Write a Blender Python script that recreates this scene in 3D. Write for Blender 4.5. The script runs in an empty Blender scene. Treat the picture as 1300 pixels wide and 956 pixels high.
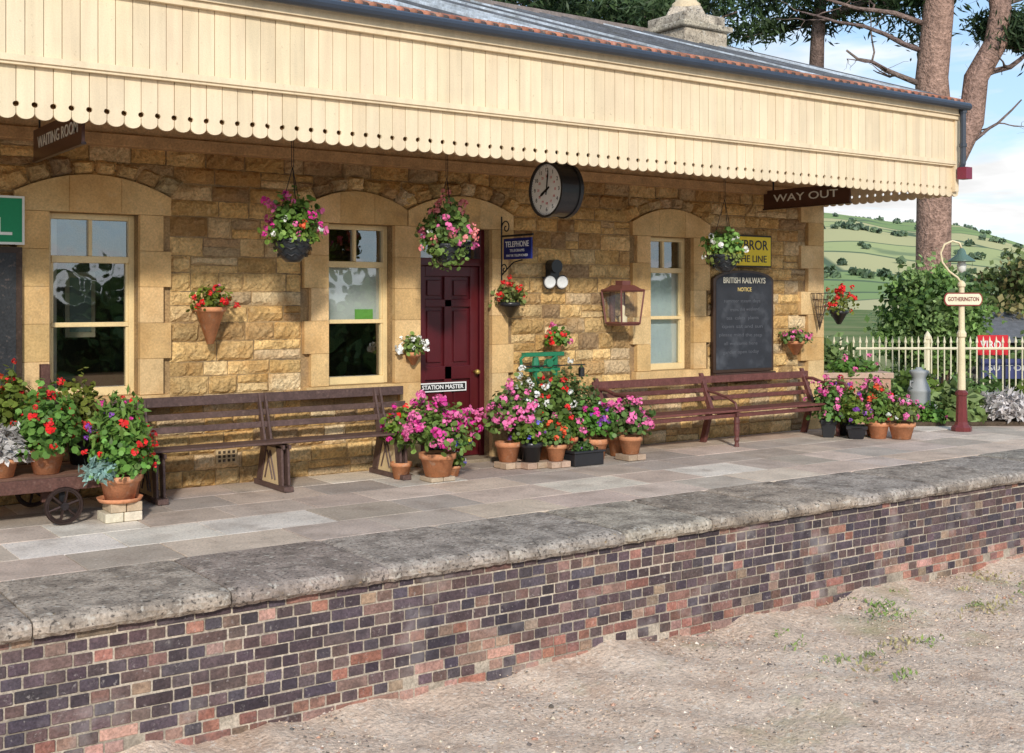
import bpy, math, random
import numpy as np
from mathutils import Vector, Matrix
random.seed(7); rng=np.random.default_rng(7)
scene=bpy.context.scene
R=math.radians
U=random.uniform

# ------------------------------------------------------------------ materials
def new_mat(name):
    m=bpy.data.materials.new(name); m.use_nodes=True
    t=m.node_tree; t.nodes.clear()
    o=t.nodes.new('ShaderNodeOutputMaterial'); b=t.nodes.new('ShaderNodeBsdfPrincipled')
    t.links.new(b.outputs[0],o.inputs[0])
    return m,t,b,o
def noise(t,vec,scale,detail=3,rough=.55,dist=0):
    n=t.nodes.new('ShaderNodeTexNoise'); n.inputs['Scale'].default_value=scale
    n.inputs['Detail'].default_value=detail; n.inputs['Roughness'].default_value=rough
    n.inputs['Distortion'].default_value=dist
    t.links.new(vec,n.inputs['Vector']); return n.outputs['Fac']
def mrange(t,val,a,b,c,d):
    n=t.nodes.new('ShaderNodeMapRange'); t.links.new(val,n.inputs[0])
    for i,v in enumerate((a,b,c,d)): n.inputs[i+1].default_value=v
    return n.outputs[0]
def math_n(t,op,a,b):
    n=t.nodes.new('ShaderNodeMath'); n.operation=op
    for i,v in enumerate((a,b)):
        if isinstance(v,(int,float)): n.inputs[i].default_value=v
        else: t.links.new(v,n.inputs[i])
    return n.outputs[0]
def mix(t,fac,a,b):
    n=t.nodes.new('ShaderNodeMix'); n.data_type='RGBA'
    if isinstance(fac,(int,float)): n.inputs[0].default_value=fac
    else: t.links.new(fac,n.inputs[0])
    for i,v in ((6,a),(7,b)):
        if isinstance(v,tuple): n.inputs[i].default_value=(*v,1)
        else: t.links.new(v,n.inputs[i])
    return n.outputs[2]
def vscale(t,vec,f):
    n=t.nodes.new('ShaderNodeVectorMath'); n.operation='SCALE'
    t.links.new(vec,n.inputs[0]); t.links.new(f,n.inputs['Scale']); return n.outputs[0]
def mapping(t,sc):
    tc=t.nodes.new('ShaderNodeTexCoord'); mp=t.nodes.new('ShaderNodeMapping')
    mp.inputs['Scale'].default_value=sc; t.links.new(tc.outputs['Object'],mp.inputs[0]); return mp.outputs[0]
def bump(t,b,h,strength,dist=.01):
    n=t.nodes.new('ShaderNodeBump'); n.inputs['Strength'].default_value=strength
    n.inputs['Distance'].default_value=dist; t.links.new(h,n.inputs['Height'])
    t.links.new(n.outputs[0],b.inputs['Normal'])
def CM(name,rough=.8,amt=.2,scale=6,fine=.15,bscale=60,bmp=.3,metal=0,spec=.3,trans=0,streak=0,spots=None,bdist=.01):
    m,t,b,o=new_mat(name)
    a=t.nodes.new('ShaderNodeAttribute'); a.attribute_name='Col'
    v=mapping(t,(1,1,1))
    f1=mrange(t,noise(t,v,scale,2),.25,.75,1-amt,1+amt)
    nf=noise(t,v,bscale,3,.65)
    f2=mrange(t,nf,.3,.7,1-fine,1+fine)
    f=math_n(t,'MULTIPLY',f1,f2)
    if streak:
        vs=mapping(t,(14,14,1.2)); f=math_n(t,'MULTIPLY',f,mrange(t,noise(t,vs,1.0,3),.3,.75,1.06,1-streak))
    c=vscale(t,a.outputs['Color'],f)
    if spots:
        for (col,sc,lo,hi,am) in spots:
            c=mix(t,mrange(t,noise(t,v,sc,3,.6),lo,hi,0,am),c,col)
    t.links.new(c,b.inputs['Base Color'])
    b.inputs['Roughness'].default_value=rough; b.inputs['Metallic'].default_value=metal
    b.inputs['Specular IOR Level'].default_value=spec
    if bmp: bump(t,b,nf,bmp,bdist)
    if trans:
        tr=t.nodes.new('ShaderNodeBsdfTranslucent'); t.links.new(c,tr.inputs[0])
        mx=t.nodes.new('ShaderNodeMixShader'); mx.inputs[0].default_value=trans
        t.links.new(b.outputs[0],mx.inputs[1]); t.links.new(tr.outputs[0],mx.inputs[2]); t.links.new(mx.outputs[0],o.inputs[0])
    return m
M_rock=CM('rock_faced_stone',.95,.24,7,.33,38,1.0,spec=.12,spots=[((.17,.10,.05),3.5,.55,.74,.55),((.80,.60,.34),11,.57,.74,.45),((.54,.27,.075),2.3,.50,.72,.5)],bdist=.028)
M_dress=CM('dressed_stone',.9,.18,3,.18,60,.4,spec=.12,spots=[((.44,.22,.06),1.8,.46,.72,.5),((.22,.15,.09),5,.60,.8,.5),((.70,.56,.36),9,.6,.75,.3)])
M_paint=CM('old_paint',.55,.06,2.5,.05,90,.15,spec=.15,streak=.12,spots=[((.38,.28,.16),28,.65,.8,.6)])
M_gloss=CM('gloss_paint',.3,.10,5,.08,60,.1,spec=.5)
M_wood=CM('painted_wood',.5,.22,8,.25,50,.3,spots=[((.26,.18,.14),25,.60,.8,.5)])
M_terr=CM('terracotta',.85,.18,12,.12,60,.3,spec=.15,spots=[((.65,.53,.42),16,.57,.78,.5)])
M_leaf=CM('leaves',.5,.2,10,0,60,0,trans=.25)
M_petal=CM('petals',.6,.08,30,0,80,0,spec=.15)
M_metal=CM('iron',.5,.2,15,.2,60,.15,metal=.6,spec=.5)
M_bark=CM('bark',.95,.3,5,.4,16,1.0,spec=.1,bdist=.08)
M_roof=CM('roof_lead_sheet',.6,.25,4,.2,30,.3,spots=[((.16,.15,.12),6,.5,.7,.5)])
M_brick=CM('engineering_brick',.55,.25,7,.35,60,.5,spec=.35,spots=[((.48,.43,.41),2.6,.57,.78,.5),((.45,.40,.37),35,.62,.74,.5),((.03,.025,.03),4,.53,.75,.65)])
M_mortar=CM('mortar',.95,.35,4,.35,50,.6,spec=.1,spots=[((.12,.10,.085),3,.5,.7,.6)])
M_slab=CM('flagstone',.85,.16,2.5,.18,50,.3,spec=.2,spots=[((.29,.22,.175),3,.5,.75,.55),((.76,.69,.60),30,.62,.7,.5),((.12,.10,.085),45,.60,.70,.6)])
M_coping=CM('coping_stone',.9,.25,3,.4,40,.7,spec=.12,spots=[((.11,.088,.072),5,.46,.66,.65),((.57,.51,.43),16,.59,.65,.7),((.05,.042,.038),38,.56,.65,.8),((.40,.26,.10),24,.66,.73,.5)],bdist=.015)
M_soil=CM('soil',.95,.3,10,.3,60,.7,spec=.1)
M_plain=CM('sign_paint',.5,.05,6,.04,60,0)
def glass_mat(name,add,tint,k):
    m,t,b,o=new_mat(name)
    t.nodes.remove(b)
    g=t.nodes.new('ShaderNodeBsdfGlossy'); g.inputs['Roughness'].default_value=.02; g.inputs[0].default_value=(.9,.95,1,1)
    tr=t.nodes.new('ShaderNodeBsdfTransparent'); tr.inputs[0].default_value=(*tint,1)
    fr=t.nodes.new('ShaderNodeLayerWeight'); fr.inputs[0].default_value=.5
    v=mapping(t,(1,1,1)); bp=t.nodes.new('ShaderNodeBump'); bp.inputs['Strength'].default_value=.08; bp.inputs['Distance'].default_value=.05
    t.links.new(noise(t,v,2.5,2),bp.inputs['Height']); t.links.new(bp.outputs[0],g.inputs['Normal'])
    f=math_n(t,'POWER',fr.outputs['Facing'],3.0); f=math_n(t,'MULTIPLY',f,k); f=math_n(t,'ADD',f,add)
    mx=t.nodes.new('ShaderNodeMixShader'); t.links.new(f,mx.inputs[0]); t.links.new(tr.outputs[0],mx.inputs[1]); t.links.new(g.outputs[0],mx.inputs[2])
    t.links.new(mx.outputs[0],o.inputs[0]); return m
M_glass=glass_mat('window_glass',.24,(.8,.84,.82),.8); M_glass2=glass_mat('lantern_glass',.05,(.97,.97,.95),.3)

# ------------------------------------------------------------------ mesh builder
class MB:
    def __init__(s): s.v=[]; s.n=0; s.f=[]; s.c=[]
    def add(s,vs,fs,col):
        vs=np.asarray(vs,float).reshape(-1,3); s.v.append(vs)
        for f in fs: s.f.append([i+s.n for i in f])
        s.c+= [tuple(col)]*len(fs); s.n+=len(vs)
    def box(s,x0,x1,y0,y1,z0,z1,col,M=None):
        vs=[(x0,y0,z0),(x1,y0,z0),(x1,y1,z0),(x0,y1,z0),(x0,y0,z1),(x1,y0,z1),(x1,y1,z1),(x0,y1,z1)]
        if M is not None: vs=[M@Vector(v) for v in vs]
        s.add(vs,[(0,3,2,1),(4,5,6,7),(0,1,5,4),(1,2,6,5),(2,3,7,6),(3,0,4,7)],col)
    def tube(s,pts,rad,n,col,caps=True):
        pts=[Vector(p) for p in pts]
        if isinstance(rad,(int,float)): rad=[rad]*len(pts)
        vs=[];k=len(pts)
        ref=None
        for i,p in enumerate(pts):
            d=(pts[min(i+1,k-1)]-pts[max(i-1,0)])
            if d.length<1e-9: d=Vector((0,0,1))
            d.normalize()
            if ref is None:
                ref=Vector((1,0,0)) if abs(d.x)<.8 else Vector((0,1,0))
            a=(ref-d*ref.dot(d))
            if a.length<1e-4: a=d.orthogonal()
            a.normalize(); b=d.cross(a); ref=a
            for j in range(n):
                th=2*math.pi*j/n; vs.append(p+(a*math.cos(th)+b*math.sin(th))*rad[i])
        fs=[]
        for i in range(k-1):
            for j in range(n):
                fs.append((i*n+j,i*n+(j+1)%n,(i+1)*n+(j+1)%n,(i+1)*n+j))
        if caps: fs.append(tuple(range(n))[::-1]); fs.append(tuple((k-1)*n+j for j in range(n)))
        s.add(vs,fs,col)
    def lathe(s,x,y,prof,n,col,sx=1,sy=1):
        vs=[];fs=[]
        for (r,z) in prof:
            for j in range(n):
                th=2*math.pi*j/n; vs.append((x+r*sx*math.cos(th),y+r*sy*math.sin(th),z))
        for i in range(len(prof)-1):
            for j in range(n): fs.append((i*n+j,i*n+(j+1)%n,(i+1)*n+(j+1)%n,(i+1)*n+j))
        s.add(vs,fs,col)
    def poly(s,pts,d,col):
        n=len(pts); d=Vector(d); P=[Vector(p) for p in pts]
        vs=P+[p+d for p in P]
        fs=[tuple(range(n)),tuple(range(2*n-1,n-1,-1))]+[(i,n+i,n+(i+1)%n,(i+1)%n) for i in range(n)]
        s.add(vs,fs,col)
    def leaves(s,C,size,cols,asp=1.,n=4,up=0.,N=None,jit=.3,axis=None,ax_j=.25):
        C=np.asarray(C,float); k=len(C)
        if k==0: return
        if N is None: N=rng.normal(size=(k,3))
        else: N=N+rng.normal(size=(k,3))*jit
        N=N/np.linalg.norm(N,axis=1)[:,None]; N[:,2]+=up; N=N/np.linalg.norm(N,axis=1)[:,None]
        T=rng.normal(size=(k,3)) if axis is None else axis+rng.normal(size=(k,3))*ax_j
        T-=N*np.sum(T*N,axis=1)[:,None]; T/=np.linalg.norm(T,axis=1)[:,None]; B=np.cross(N,T)
        sz=size*rng.uniform(.6,1.35,k)
        V=np.zeros((k,n,3))
        for j in range(n):
            th=2*math.pi*j/n
            V[:,j]=C+(T*math.cos(th)*asp+B*math.sin(th))*sz[:,None]
        F=(np.arange(k*n).reshape(k,n)+s.n).tolist()
        s.v.append(V.reshape(-1,3)); s.n+=k*n; s.f+=F
        cols=np.asarray(cols,float)
        if cols.ndim==1: cols=np.tile(cols,(k,1))
        s.c+= [tuple(c) for c in cols]
    def obj(s,name,mat,parent=None,smooth=False,bevel=0,fixn=False):
        me=bpy.data.meshes.new(name)
        V=np.concatenate(s.v) if s.v else np.zeros((0,3))
        me.from_pydata(V.tolist(),[],s.f)
        at=me.color_attributes.new('Col','FLOAT_COLOR','CORNER')
        lt=np.zeros(len(me.polygons),dtype=np.int32); me.polygons.foreach_get('loop_total',lt)
        C=np.ones((len(me.polygons),4)); C[:,:3]=np.array(s.c)[:,:3]
        at.data.foreach_set('color',np.repeat(C,lt,axis=0).ravel())
        if smooth: me.polygons.foreach_set('use_smooth',[True]*len(me.polygons))
        me.materials.append(mat); me.update()
        ob=bpy.data.objects.new(name,me); scene.collection.objects.link(ob)
        if bevel:
            b=ob.modifiers.new('bevel','BEVEL'); b.width=bevel; b.segments=2 if bevel>.004 else 1; b.limit_method='ANGLE'; b.angle_limit=R(40)
        if parent: par(ob,parent)
        return ob
def par(ob,p):
    ob.parent=p; ob.matrix_parent_inverse=Matrix.Translation(-Vector(p.location))
def empty(name,loc=(0,0,0)):
    e=bpy.data.objects.new(name,None); e.location=loc; e.empty_display_size=.2; scene.collection.objects.link(e); return e
_tm={}
def text(s,loc,size,rot,col,parent,name='lettering',width=None,ext=.0015,bold=0):
    cu=bpy.data.curves.new(name,'FONT'); cu.body=s; cu.size=size; cu.extrude=ext; cu.align_x='CENTER'; cu.align_y='CENTER'; cu.offset=bold
    cu.resolution_u=3
    k=tuple(col)
    if k not in _tm:
        m,t,b,o=new_mat('lettering_paint'); b.inputs['Base Color'].default_value=(*col,1); b.inputs['Roughness'].default_value=.5; _tm[k]=m
    cu.materials.append(_tm[k])
    ob=bpy.data.objects.new(name,cu); scene.collection.objects.link(ob); ob.location=loc; ob.rotation_euler=rot
    if width:
        bpy.context.view_layer.update()
        if ob.dimensions.x>0: ob.scale.x=width/ob.dimensions.x
    par(ob,parent); return ob
FRONT=(R(90),0,0); SIDE=(R(90),0,R(-90))
def jit(c,a=.1): 
    k=1+U(-a,a); return (c[0]*k*(1+U(-a,a)*.3),c[1]*k,c[2]*k*(1+U(-a,a)*.3))

CREAM=(.82,.665,.455); CREAM2=(.82,.63,.33)
YW=10.38

# ================================================================== BUILDING
bld=empty('station_building',(4.5,12,0))
openings=[(2.58,3.34,.86,2.44),(5.17,5.90,.86,2.44),(6.20,7.08,0,2.44),(9.33,10.02,.86,2.44)]
excl=[(2.30,3.62,.74,2.62),(4.90,6.05,.74,2.62),(5.92,7.36,-.1,2.62),(9.05,10.30,.74,2.62)]
XL,XR=-5.0,12.36
ws=MB(); mcol=(.36,.235,.115)
xs=XL
for (a,b,c,d) in openings:
    ws.box(xs,a,YW,YW+.3,-.02,3.95,mcol)
    ws.box(a,b,YW,YW+.3,d,3.95,mcol)
    if c>0: ws.box(a,b,YW,YW+.3,-.02,c,mcol)
    xs=b
ws.box(xs,XR,YW,YW+.3,-.02,3.95,mcol)
ws.box(XR-.3,XR,YW+.3,14.7,-.02,4.0,mcol); ws.box(XL,XL+.3,YW+.3,14.7,-.02,4.0,mcol); ws.box(XL,XR,14.4,14.7,-.02,4.0,mcol)
ws.box(XL+.3,XR-.3,YW+.3,14.4,-.05,.01,(.08,.06,.05))
for x in (XL,XR-.3): ws.poly([(x,YW,3.9),(x,14.7,3.9),(x,12.4,5.2)],(.3,0,0),mcol)
ws.box(4.3,4.4,YW+.3,14.4,0,3.9,(.3,.27,.2)); ws.box(8.3,8.4,YW+.3,14.4,0,3.9,(.3,.27,.2))
ws.obj('walls',M_mortar,bld)

rk=MB()
pal=[(.72,.49,.225),(.77,.55,.28),(.62,.40,.17),(.80,.61,.36),(.52,.33,.15),(.72,.46,.19),(.60,.44,.26),(.42,.28,.155),(.76,.51,.22)]
def rock(x0,x1,z0,z1,dep=.046,col=None):
    w=x1-x0;h=z1-z0; nx=max(3,int(w/.034)); nz=max(3,int(h/.034))
    g=.005; vs=[];fs=[]
    tx,tz=U(-.35,.35),U(-.35,.35); pk=U(.5,1)*dep
    sk=[U(-.005,.005) for _ in range(4)]
    for j in range(nz+1):
        for i in range(nx+1):
            u=i/nx; v=j/nz
            e=min(i,nx-i,j,nz-j)
            x=x0+g+(w-2*g)*u; z=z0+g+(h-2*g)*v+(sk[0]*(1-u)+sk[1]*u)
            if e==0: y=YW-.003; x+=U(-.004,.004); z+=U(-.004,.004)
            else:
                k=.78 if e==1 else 1.
                y=YW-pk*k*(1+tx*(u-.5)*2+tz*(v-.5)*2)-U(-.5,.5)*dep*.5
                x+=U(-.009,.009); z+=U(-.009,.009)
                if e==1:
                    if i==1: x-=.010
                    if i==nx-1: x+=.010
                    if j==1: z-=.008
                    if j==nz-1: z+=.008
            vs.append((x,y,z))
    for j in range(nz):
        for i in range(nx):
            a=j*(nx+1)+i; fs.append((a,a+1,a+nx+2,a+nx+1))
    if col is None:
        zc=(z0+z1)/2
        col=random.choice(pal); k=U(.78,1.14)
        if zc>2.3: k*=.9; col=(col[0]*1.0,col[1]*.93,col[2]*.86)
        if x0<4.9 and random.random()<.22: k*=.78
        col=(col[0]*k,col[1]*k,col[2]*k)
    rk.add(vs,fs,col)
z=0.0; row=0
while z<3.2:
    h=random.choice([.115,.13,.15,.17,.145,.185]); 
    if z+h>3.25: break
    cuts=[(XL,12.36-(.42 if row%2 else .28))]
    for (a,b,c,d) in excl:
        if z+h>c+.02 and z<d-.02:
            nc=[]
            for (p,q) in cuts:
                if b<=p or a>=q: nc.append((p,q)); continue
                if a>p: nc.append((p,a))
                if b<q: nc.append((b,q))
            cuts=nc
    for (p,q) in cuts:
        x=p
        while x<q-.01:
            w=U(.18,.46)
            if q-x-w<.15: w=q-x
            if x<0.5: w=min(.6,q-x)
            if h>.145 and random.random()<.2:
                rock(x,x+w,z,z+h*.5,.03); rock(x,x+w,z+h*.5,z+h,.03)
            else: rock(x,x+w,z,z+h)
            x+=w
    z+=h; row+=1
rk.obj('rock_faced_masonry',M_rock,bld)

ds=MB(); dpal=[(.68,.46,.22),(.71,.49,.25),(.64,.42,.19),(.69,.48,.24)]
def stack(xa,xb,z0,z1,side=0,y1=YW+.16):
    z=z0
    n=max(1,round((z1-z0)/.32)); h=(z1-z0)/n
    for i in range(n):
        o=.07 if (i%2) else 0
        a=xa-(o if side<0 else 0); b=xb+(o if side>0 else 0)
        p=-.056-U(0,.003)
        ds.box(a+.001,b-.001,YW+p,y1,z+.001,z+h-.001,jit(random.choice(dpal),.08)); z+=h
stack(2.32,2.58,.86,2.44,0); stack(3.34,3.55,.86,2.44,1)
stack(4.98,5.17,.86,2.44,-1); stack(5.90,6.20,.86,2.44,0); stack(5.96,6.20,0,.86,0); stack(7.08,7.29,0,2.44,1)
stack(9.12,9.33,.86,2.44,-1); stack(10.02,10.23,.86,2.44,1)
for i in range(11):
    w=.42 if i%2 else .28
    ds.box(12.36-w,12.385,YW-.058,YW+.5,i*.3+.001,i*.3+.299,jit(random.choice(dpal),.08))
for (a,b) in ((2.32,3.6),(4.92,5.95),(9.08,10.27)):
    ds.box(a,b,YW-.085,YW+.13,.75,.857,jit(dpal[0],.08))
    ds.box(a+.2,b-.2,YW-.02,YW+.13,.745,.75,dpal[0])
rk2=MB()
def arch(a,b,zs,rise):
    cx=(a+b)/2; hw=(b-a)/2
    f=lambda x: zs+rise*(1-((x-cx)/hw)**2)
    xsn=np.linspace(a,b,13)
    k=[0,4,8,12]
    for i in range(3):
        seg=xsn[k[i]:k[i+1]+1]
        pts=[(seg[0]+.001,YW-.058,2.442),(seg[-1]-.001,YW-.058,2.442)]+[(x if 0<j<len(seg)-1 else (x-.001 if j==0 else x+.001),YW-.058,f(x)) for j,x in enumerate(seg[::-1])]
        ds.poly(pts,(0,.2,0),jit(random.choice(dpal),.06))
    n=max(6,int((b-a)/.155)); e=np.linspace(a-.03,b+.03,n+1)
    for i in range(n):
        x0,x1=e[i]+.004,e[i+1]-.004
        s0=(x0-cx)*.16; s1=(x1-cx)*.16
        z0a=f(min(max(x0,a),b))+.006; z0b=f(min(max(x1,a),b))+.006; hh=.14+U(-.025,.025)
        yf=YW-.055-U(0,.01)
        nn=5; vs=[];fs=[]
        col=jit(random.choice(pal),.15); col=(col[0]*.85,col[1]*.85,col[2]*.85)
        for jj in range(nn+1):
            for ii in range(nn+1):
                u=ii/nn;v=jj/nn; ed=min(ii,nn-ii,jj,nn-jj)
                xb_=x0+(x1-x0)*u; xt_=x0+s0+(x1+s1-x0-s0)*u
                zb_=z0a+(z0b-z0a)*u
                px=xb_+(xt_-xb_)*v; pz=zb_+hh*v
                vs.append((px+U(-.005,.005),(YW-.01 if ed==0 else yf-.014+U(-.014,.014)),pz+U(-.005,.005)))
        for jj in range(nn):
            for ii in range(nn):
                q=jj*(nn+1)+ii; fs.append((q,q+1,q+nn+2,q+nn+1))
        rk2.add(vs,fs,col)
arch(2.30,3.62,2.60,.17); arch(4.92,6.045,2.60,.16); arch(6.055,7.36,2.60,.17); arch(9.05,10.30,2.60,.17)
rk2.obj('arch_voussoirs',M_rock,bld)
ds.box(6.15,7.12,YW-.14,YW+.16,-.01,.035,(.35,.28,.2))
ds.obj('dressed_stonework',M_dress,bld,bevel=.004)
vt=MB()
for vx in (4.03,5.72):
    vt.box(vx,vx+.2,YW-.065,YW,.20,.33,(.50,.36,.2))
    for i in range(4):
        for j in range(3): vt.box(vx+.02+i*.045,vx+.045+i*.045,YW-.0675,YW-.06,.215+j*.038,.24+j*.038,(.07,.05,.035))
vt.obj('air_vents',M_terr,bld)
wp=MB()
wp.box(XL,XR,YW-.16,YW-.005,3.02,3.12,(.52,.31,.15)); wp.box(XL,XR,YW-.12,YW-.005,3.122,3.3,(.56,.36,.19))
wp.obj('wall_plate',M_wood,bld,bevel=.005)

def window(x0,x1,z0,z1,kind):
    root=MB(); C=CREAM2; y=YW+.10; t=.05
    def fr(a,b,c,d,p=0,dd=.06): root.box(a,b,y-p,y+dd,c,d,jit(C,.03))
    fr(x0,x0+t,z0,z1); fr(x1-t,x1,z0,z1); fr(x0+t,x1-t,z1-t,z1); fr(x0+t,x1-t,z0,z0+.075,.03)
    zt=2.045; fr(x0+t,x1-t,zt-.03,zt+.03,.01); zm=1.48; fr(x0+t,x1-t,zm-.02,zm+.02,.004,.05)
    cx=(x0+x1)/2; fr(cx-.016,cx+.016,zt+.03,z1-t,-.004,.05)
    for a,b,c,d in ((x0+t,x1-t,z0+.075,zm-.02),(x0+t,x1-t,zm+.02,zt-.03)):
        fr(a,a+.022,c,d,-.008,.05); fr(b-.022,b,c,d,-.008,.05)
    root.obj('window_frame',M_gloss,bld,bevel=.004)
    g=MB(); g.add([(x0+t,y+.04,z0),(x1-t,y+.04,z0),(x1-t,y+.04,z1),(x0+t,y+.04,z1)],[(0,1,2,3)],(1,1,1)); g.obj('window_glass',M_glass,bld)
    i=MB()
    if kind==2: 
        i.box(x0,x1,y+.10,y+.11,zm,zt,(.80,.82,.80)); i.box(x1-.32,x1-.12,y+.085,y+.095,1.5,1.6,(.25,.6,.12))
    if kind==3: i.box(x0,x1,y+.10,y+.11,z0,zt,(.72,.80,.82))
    if kind==1:
        i.box(x0+.02,x0+.16,y+.25,y+.28,z0,z1,(.6,.5,.42)); i.box(x0+.35,x0+.62,y+.7,y+.75,1.35,1.95,(.6,.5,.35))
        i.box(x0+.39,x0+.58,y+.69,y+.70,1.4,1.9,(.25,.3,.28)); i.box(x0-.1,x1+.3,y+.6,y+1.0,.5,1.0,(.25,.15,.10))
    i.box(x0-.01,x1+.01,y+.062,y+.16,z0-.02,z0+.03,C)
    i.obj('window_blind',M_plain,bld)
window(*openings[0],1); window(*openings[1],2); window(*openings[3],3)
dr=MB(); MR=(.088,.009,.013); y=YW+.12
dr.box(6.2,6.26,y-.03,y+.08,0.035,2.44,MR); dr.box(7.02,7.08,y-.03,y+.08,0.035,2.44,MR); dr.box(6.26,7.02,y-.03,y+.08,2.39,2.44,MR)
dr.box(6.26,7.02,y-.05,y+.08,2.05,2.13,MR)
dr.box(6.26,7.02,y+.035,y+.06,.04,2.05,MR)
for a,b,c,d in ((6.262,6.36,.042,2.048),(6.92,7.018,.042,2.048),(6.595,6.685,.26,1.94),(6.36,6.92,1.94,2.048),(6.36,6.92,.042,.26),(6.36,6.92,.86,1.0),(6.36,6.92,1.62,1.70)):
    dr.box(a,b,y,y+.034,c,d,jit(MR,.06))
for a,b in ((6.375,6.58),(6.70,6.905)):
    for c,d in ((.28,.84),(1.02,1.60),(1.72,1.92)):
        dr.box(a+.02,b-.02,y+.016,y+.034,c+.02,d-.02,MR)
dr.obj('door',M_gloss,bld,bevel=.006)
g=MB(); g.add([(6.26,y+.03,2.13),(7.02,y+.03,2.13),(7.02,y+.03,2.39),(6.26,y+.03,2.39)],[(0,1,2,3)],(1,1,1)); g.obj('fanlight_glass',M_glass,bld)
k=MB(); k.tube([(6.965,y,.93),(6.965,y-.05,.93),(6.965,y-.06,.93),(6.965,y-.09,.93)],[.015,.012,.03,.02],12,(.6,.42,.12)); k.obj('door_knob',M_metal,bld,smooth=True)
ns=empty('station_master_sign',(6.56,y-.01,.78)); b_=MB(); b_.box(6.27,6.86,y-.012,y-.001,.735,.83,(.85,.85,.82)); b_.box(6.285,6.845,y-.0145,y-.011,.748,.817,(.02,.02,.02)); b_.obj('board',M_plain,ns); text('STATION MASTER',(6.565,y-.016,.782),.062,FRONT,(.88,.88,.86),ns,width=.51,bold=.001)

# roof
SL=.344; YG=8.33; ZG=4.02
zr=lambda yy: ZG+(yy-YG)*SL
rf=MB(); rc=(.36,.38,.40)
XA=12.5; XLa=-5.3
rf.poly([(XLa,YG,ZG),(XLa,12.4,zr(12.4)),(XLa,12.4,zr(12.4)-.06),(XLa,YG,ZG-.05)],(XA-XLa,0,0),rc)
rf.poly([(XLa,12.402,zr(12.4)),(XLa,15.2,zr(12.4)-1.6),(XLa,15.2,zr(12.4)-1.66),(XLa,12.402,zr(12.4)-.06)],(XA-XLa,0,0),rc)
x=XLa+.1
while x<XA:
    rf.poly([(x,YG+.28,zr(YG+.28)+.002),(x,12.38,zr(12.38)+.002),(x,12.38,zr(12.38)+.045),(x,YG+.28,zr(YG+.28)+.045)],(.03,0,0),random.choice([(.16,.16,.17),(.6,.63,.66)]))
    yy=8.65
    while yy<12.2:
        w=U(.3,.9); w=min(w,12.35-yy)
        rf.poly([(x+.035,yy,zr(yy)+.004),(x+.035,yy+w-.01,zr(yy+w)+.004),(x+.035,yy+w-.01,zr(yy+w)+.012),(x+.035,yy,zr(yy)+.016)],(.32,0,0),jit(random.choice([(.60,.64,.68),(.2,.2,.2),(.40,.42,.45),(.48,.5,.53)]),.1)); yy+=w
    x+=.36
rf.box(XLa,XA,12.33,12.47,zr(12.4)-.02,zr(12.4)+.06,(.25,.2,.18))
rf.obj('roof',M_roof,bld)
tl=MB(); x=XLa; i=0
while x<XA-.1:
    col=jit((.40,.17,.11),.25) if i%2 else jit((.10,.075,.07),.2)
    tl.tube([(x+.03,YG-.035,ZG+.006),(x+.03,YG+.2,zr(YG+.2)+.01)],[.036 if i%2 else .028]*2,8,col); x+=.0625; i+=1
tl.obj('eaves_tiles',M_terr,bld,smooth=True)
gt=MB(); GC=(.04,.05,.07)
gt.tube([(XLa,YG-.07,ZG-.045),(XA,YG-.07,ZG-.045)],.045,10,GC)
gt.tube([(12.44,YG-.03,ZG-.05),(12.44,YG-.03,3.30),(12.44,YG+.0,3.22)],.035,10,GC)
gt.box(12.40,12.52,YG-.10,YG+.02,3.12,3.26,(.2,.02,.05))
for zz in (3.9,3.5): gt.tube([(12.44,YG-.03,zz),(12.44,YG-.03,zz+.04)],.046,10,GC)
gt.obj('gutter',M_gloss,bld,smooth=False)
sf=MB()
for i in range(17):
    a=YG+.1+i*.122; sf.poly([(XLa,a,zr(a)-.09),(XLa,a+.119,zr(a+.119)-.09),(XLa,a+.119,zr(a+.119)-.07),(XLa,a,zr(a)-.07)],(XA-XLa-.05,0,0),jit(CREAM,.03))
x=XLa+.5
while x<XA-.2:
    sf.poly([(x,YG+.12,zr(YG+.12)-.22),(x,YW,zr(YW)-.22),(x,YW,zr(YW)-.10),(x,YG+.12,zr(YG+.12)-.10)],(.06,0,0),jit(CREAM,.03)); x+=.9
sf.obj('awning_ceiling',M_paint,bld)
# valance
YV=8.43
va=MB(); wb=.121
def board(o,ax,zb,zt,w,col,thick,hole=True):
    pts=[]
    hz=zb+.10; hr=.019; g=.0026; sr=w/2-g
    L=lambda u,z:(o[0]+ax[0]*u,o[1]+ax[1]*u,z)
    pts.append(L(g,zt))
    if hole:
        for a in range(90,-91,-30): pts.append(L(g+hr*math.cos(R(a)),hz+hr*math.sin(R(a))))
        for a in range(180,361,20): pts.append(L(w/2+sr*math.cos(R(a)),zb+sr*.7+sr*.7*math.sin(R(a))))
        for a in range(-90,91,30): pts.append(L(w-g-hr*math.cos(R(a)),hz+hr*math.sin(R(a))))
    else: pts+= [L(g,zb),L(w-g,zb)]
    pts.append(L(w-g,zt))
    va.poly(pts,thick,col)
x=XLa+.05
while x<12.42:
    yo=U(-.003,.003)
    board((x,YV+yo),(1,0),2.92+U(-.004,.004),3.34,wb,jit(CREAM,.06),(0,.02,0))
    board((x+.05,YV-.03+U(-.002,.002)),(1,0),3.335,3.92,wb,jit(CREAM,.06),(0,.02,0),False)
    x+=wb
va.box(XLa,12.43,YV-.055,YV-.032,3.30,3.345,jit(CREAM,.02)); va.box(XLa,12.43,YV-.04,YV-.004,3.28,3.30,jit(CREAM,.02))
va.box(XLa,12.42,YV-.008,YV-.0062,3.34,3.84,(.3,.22,.13))
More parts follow.
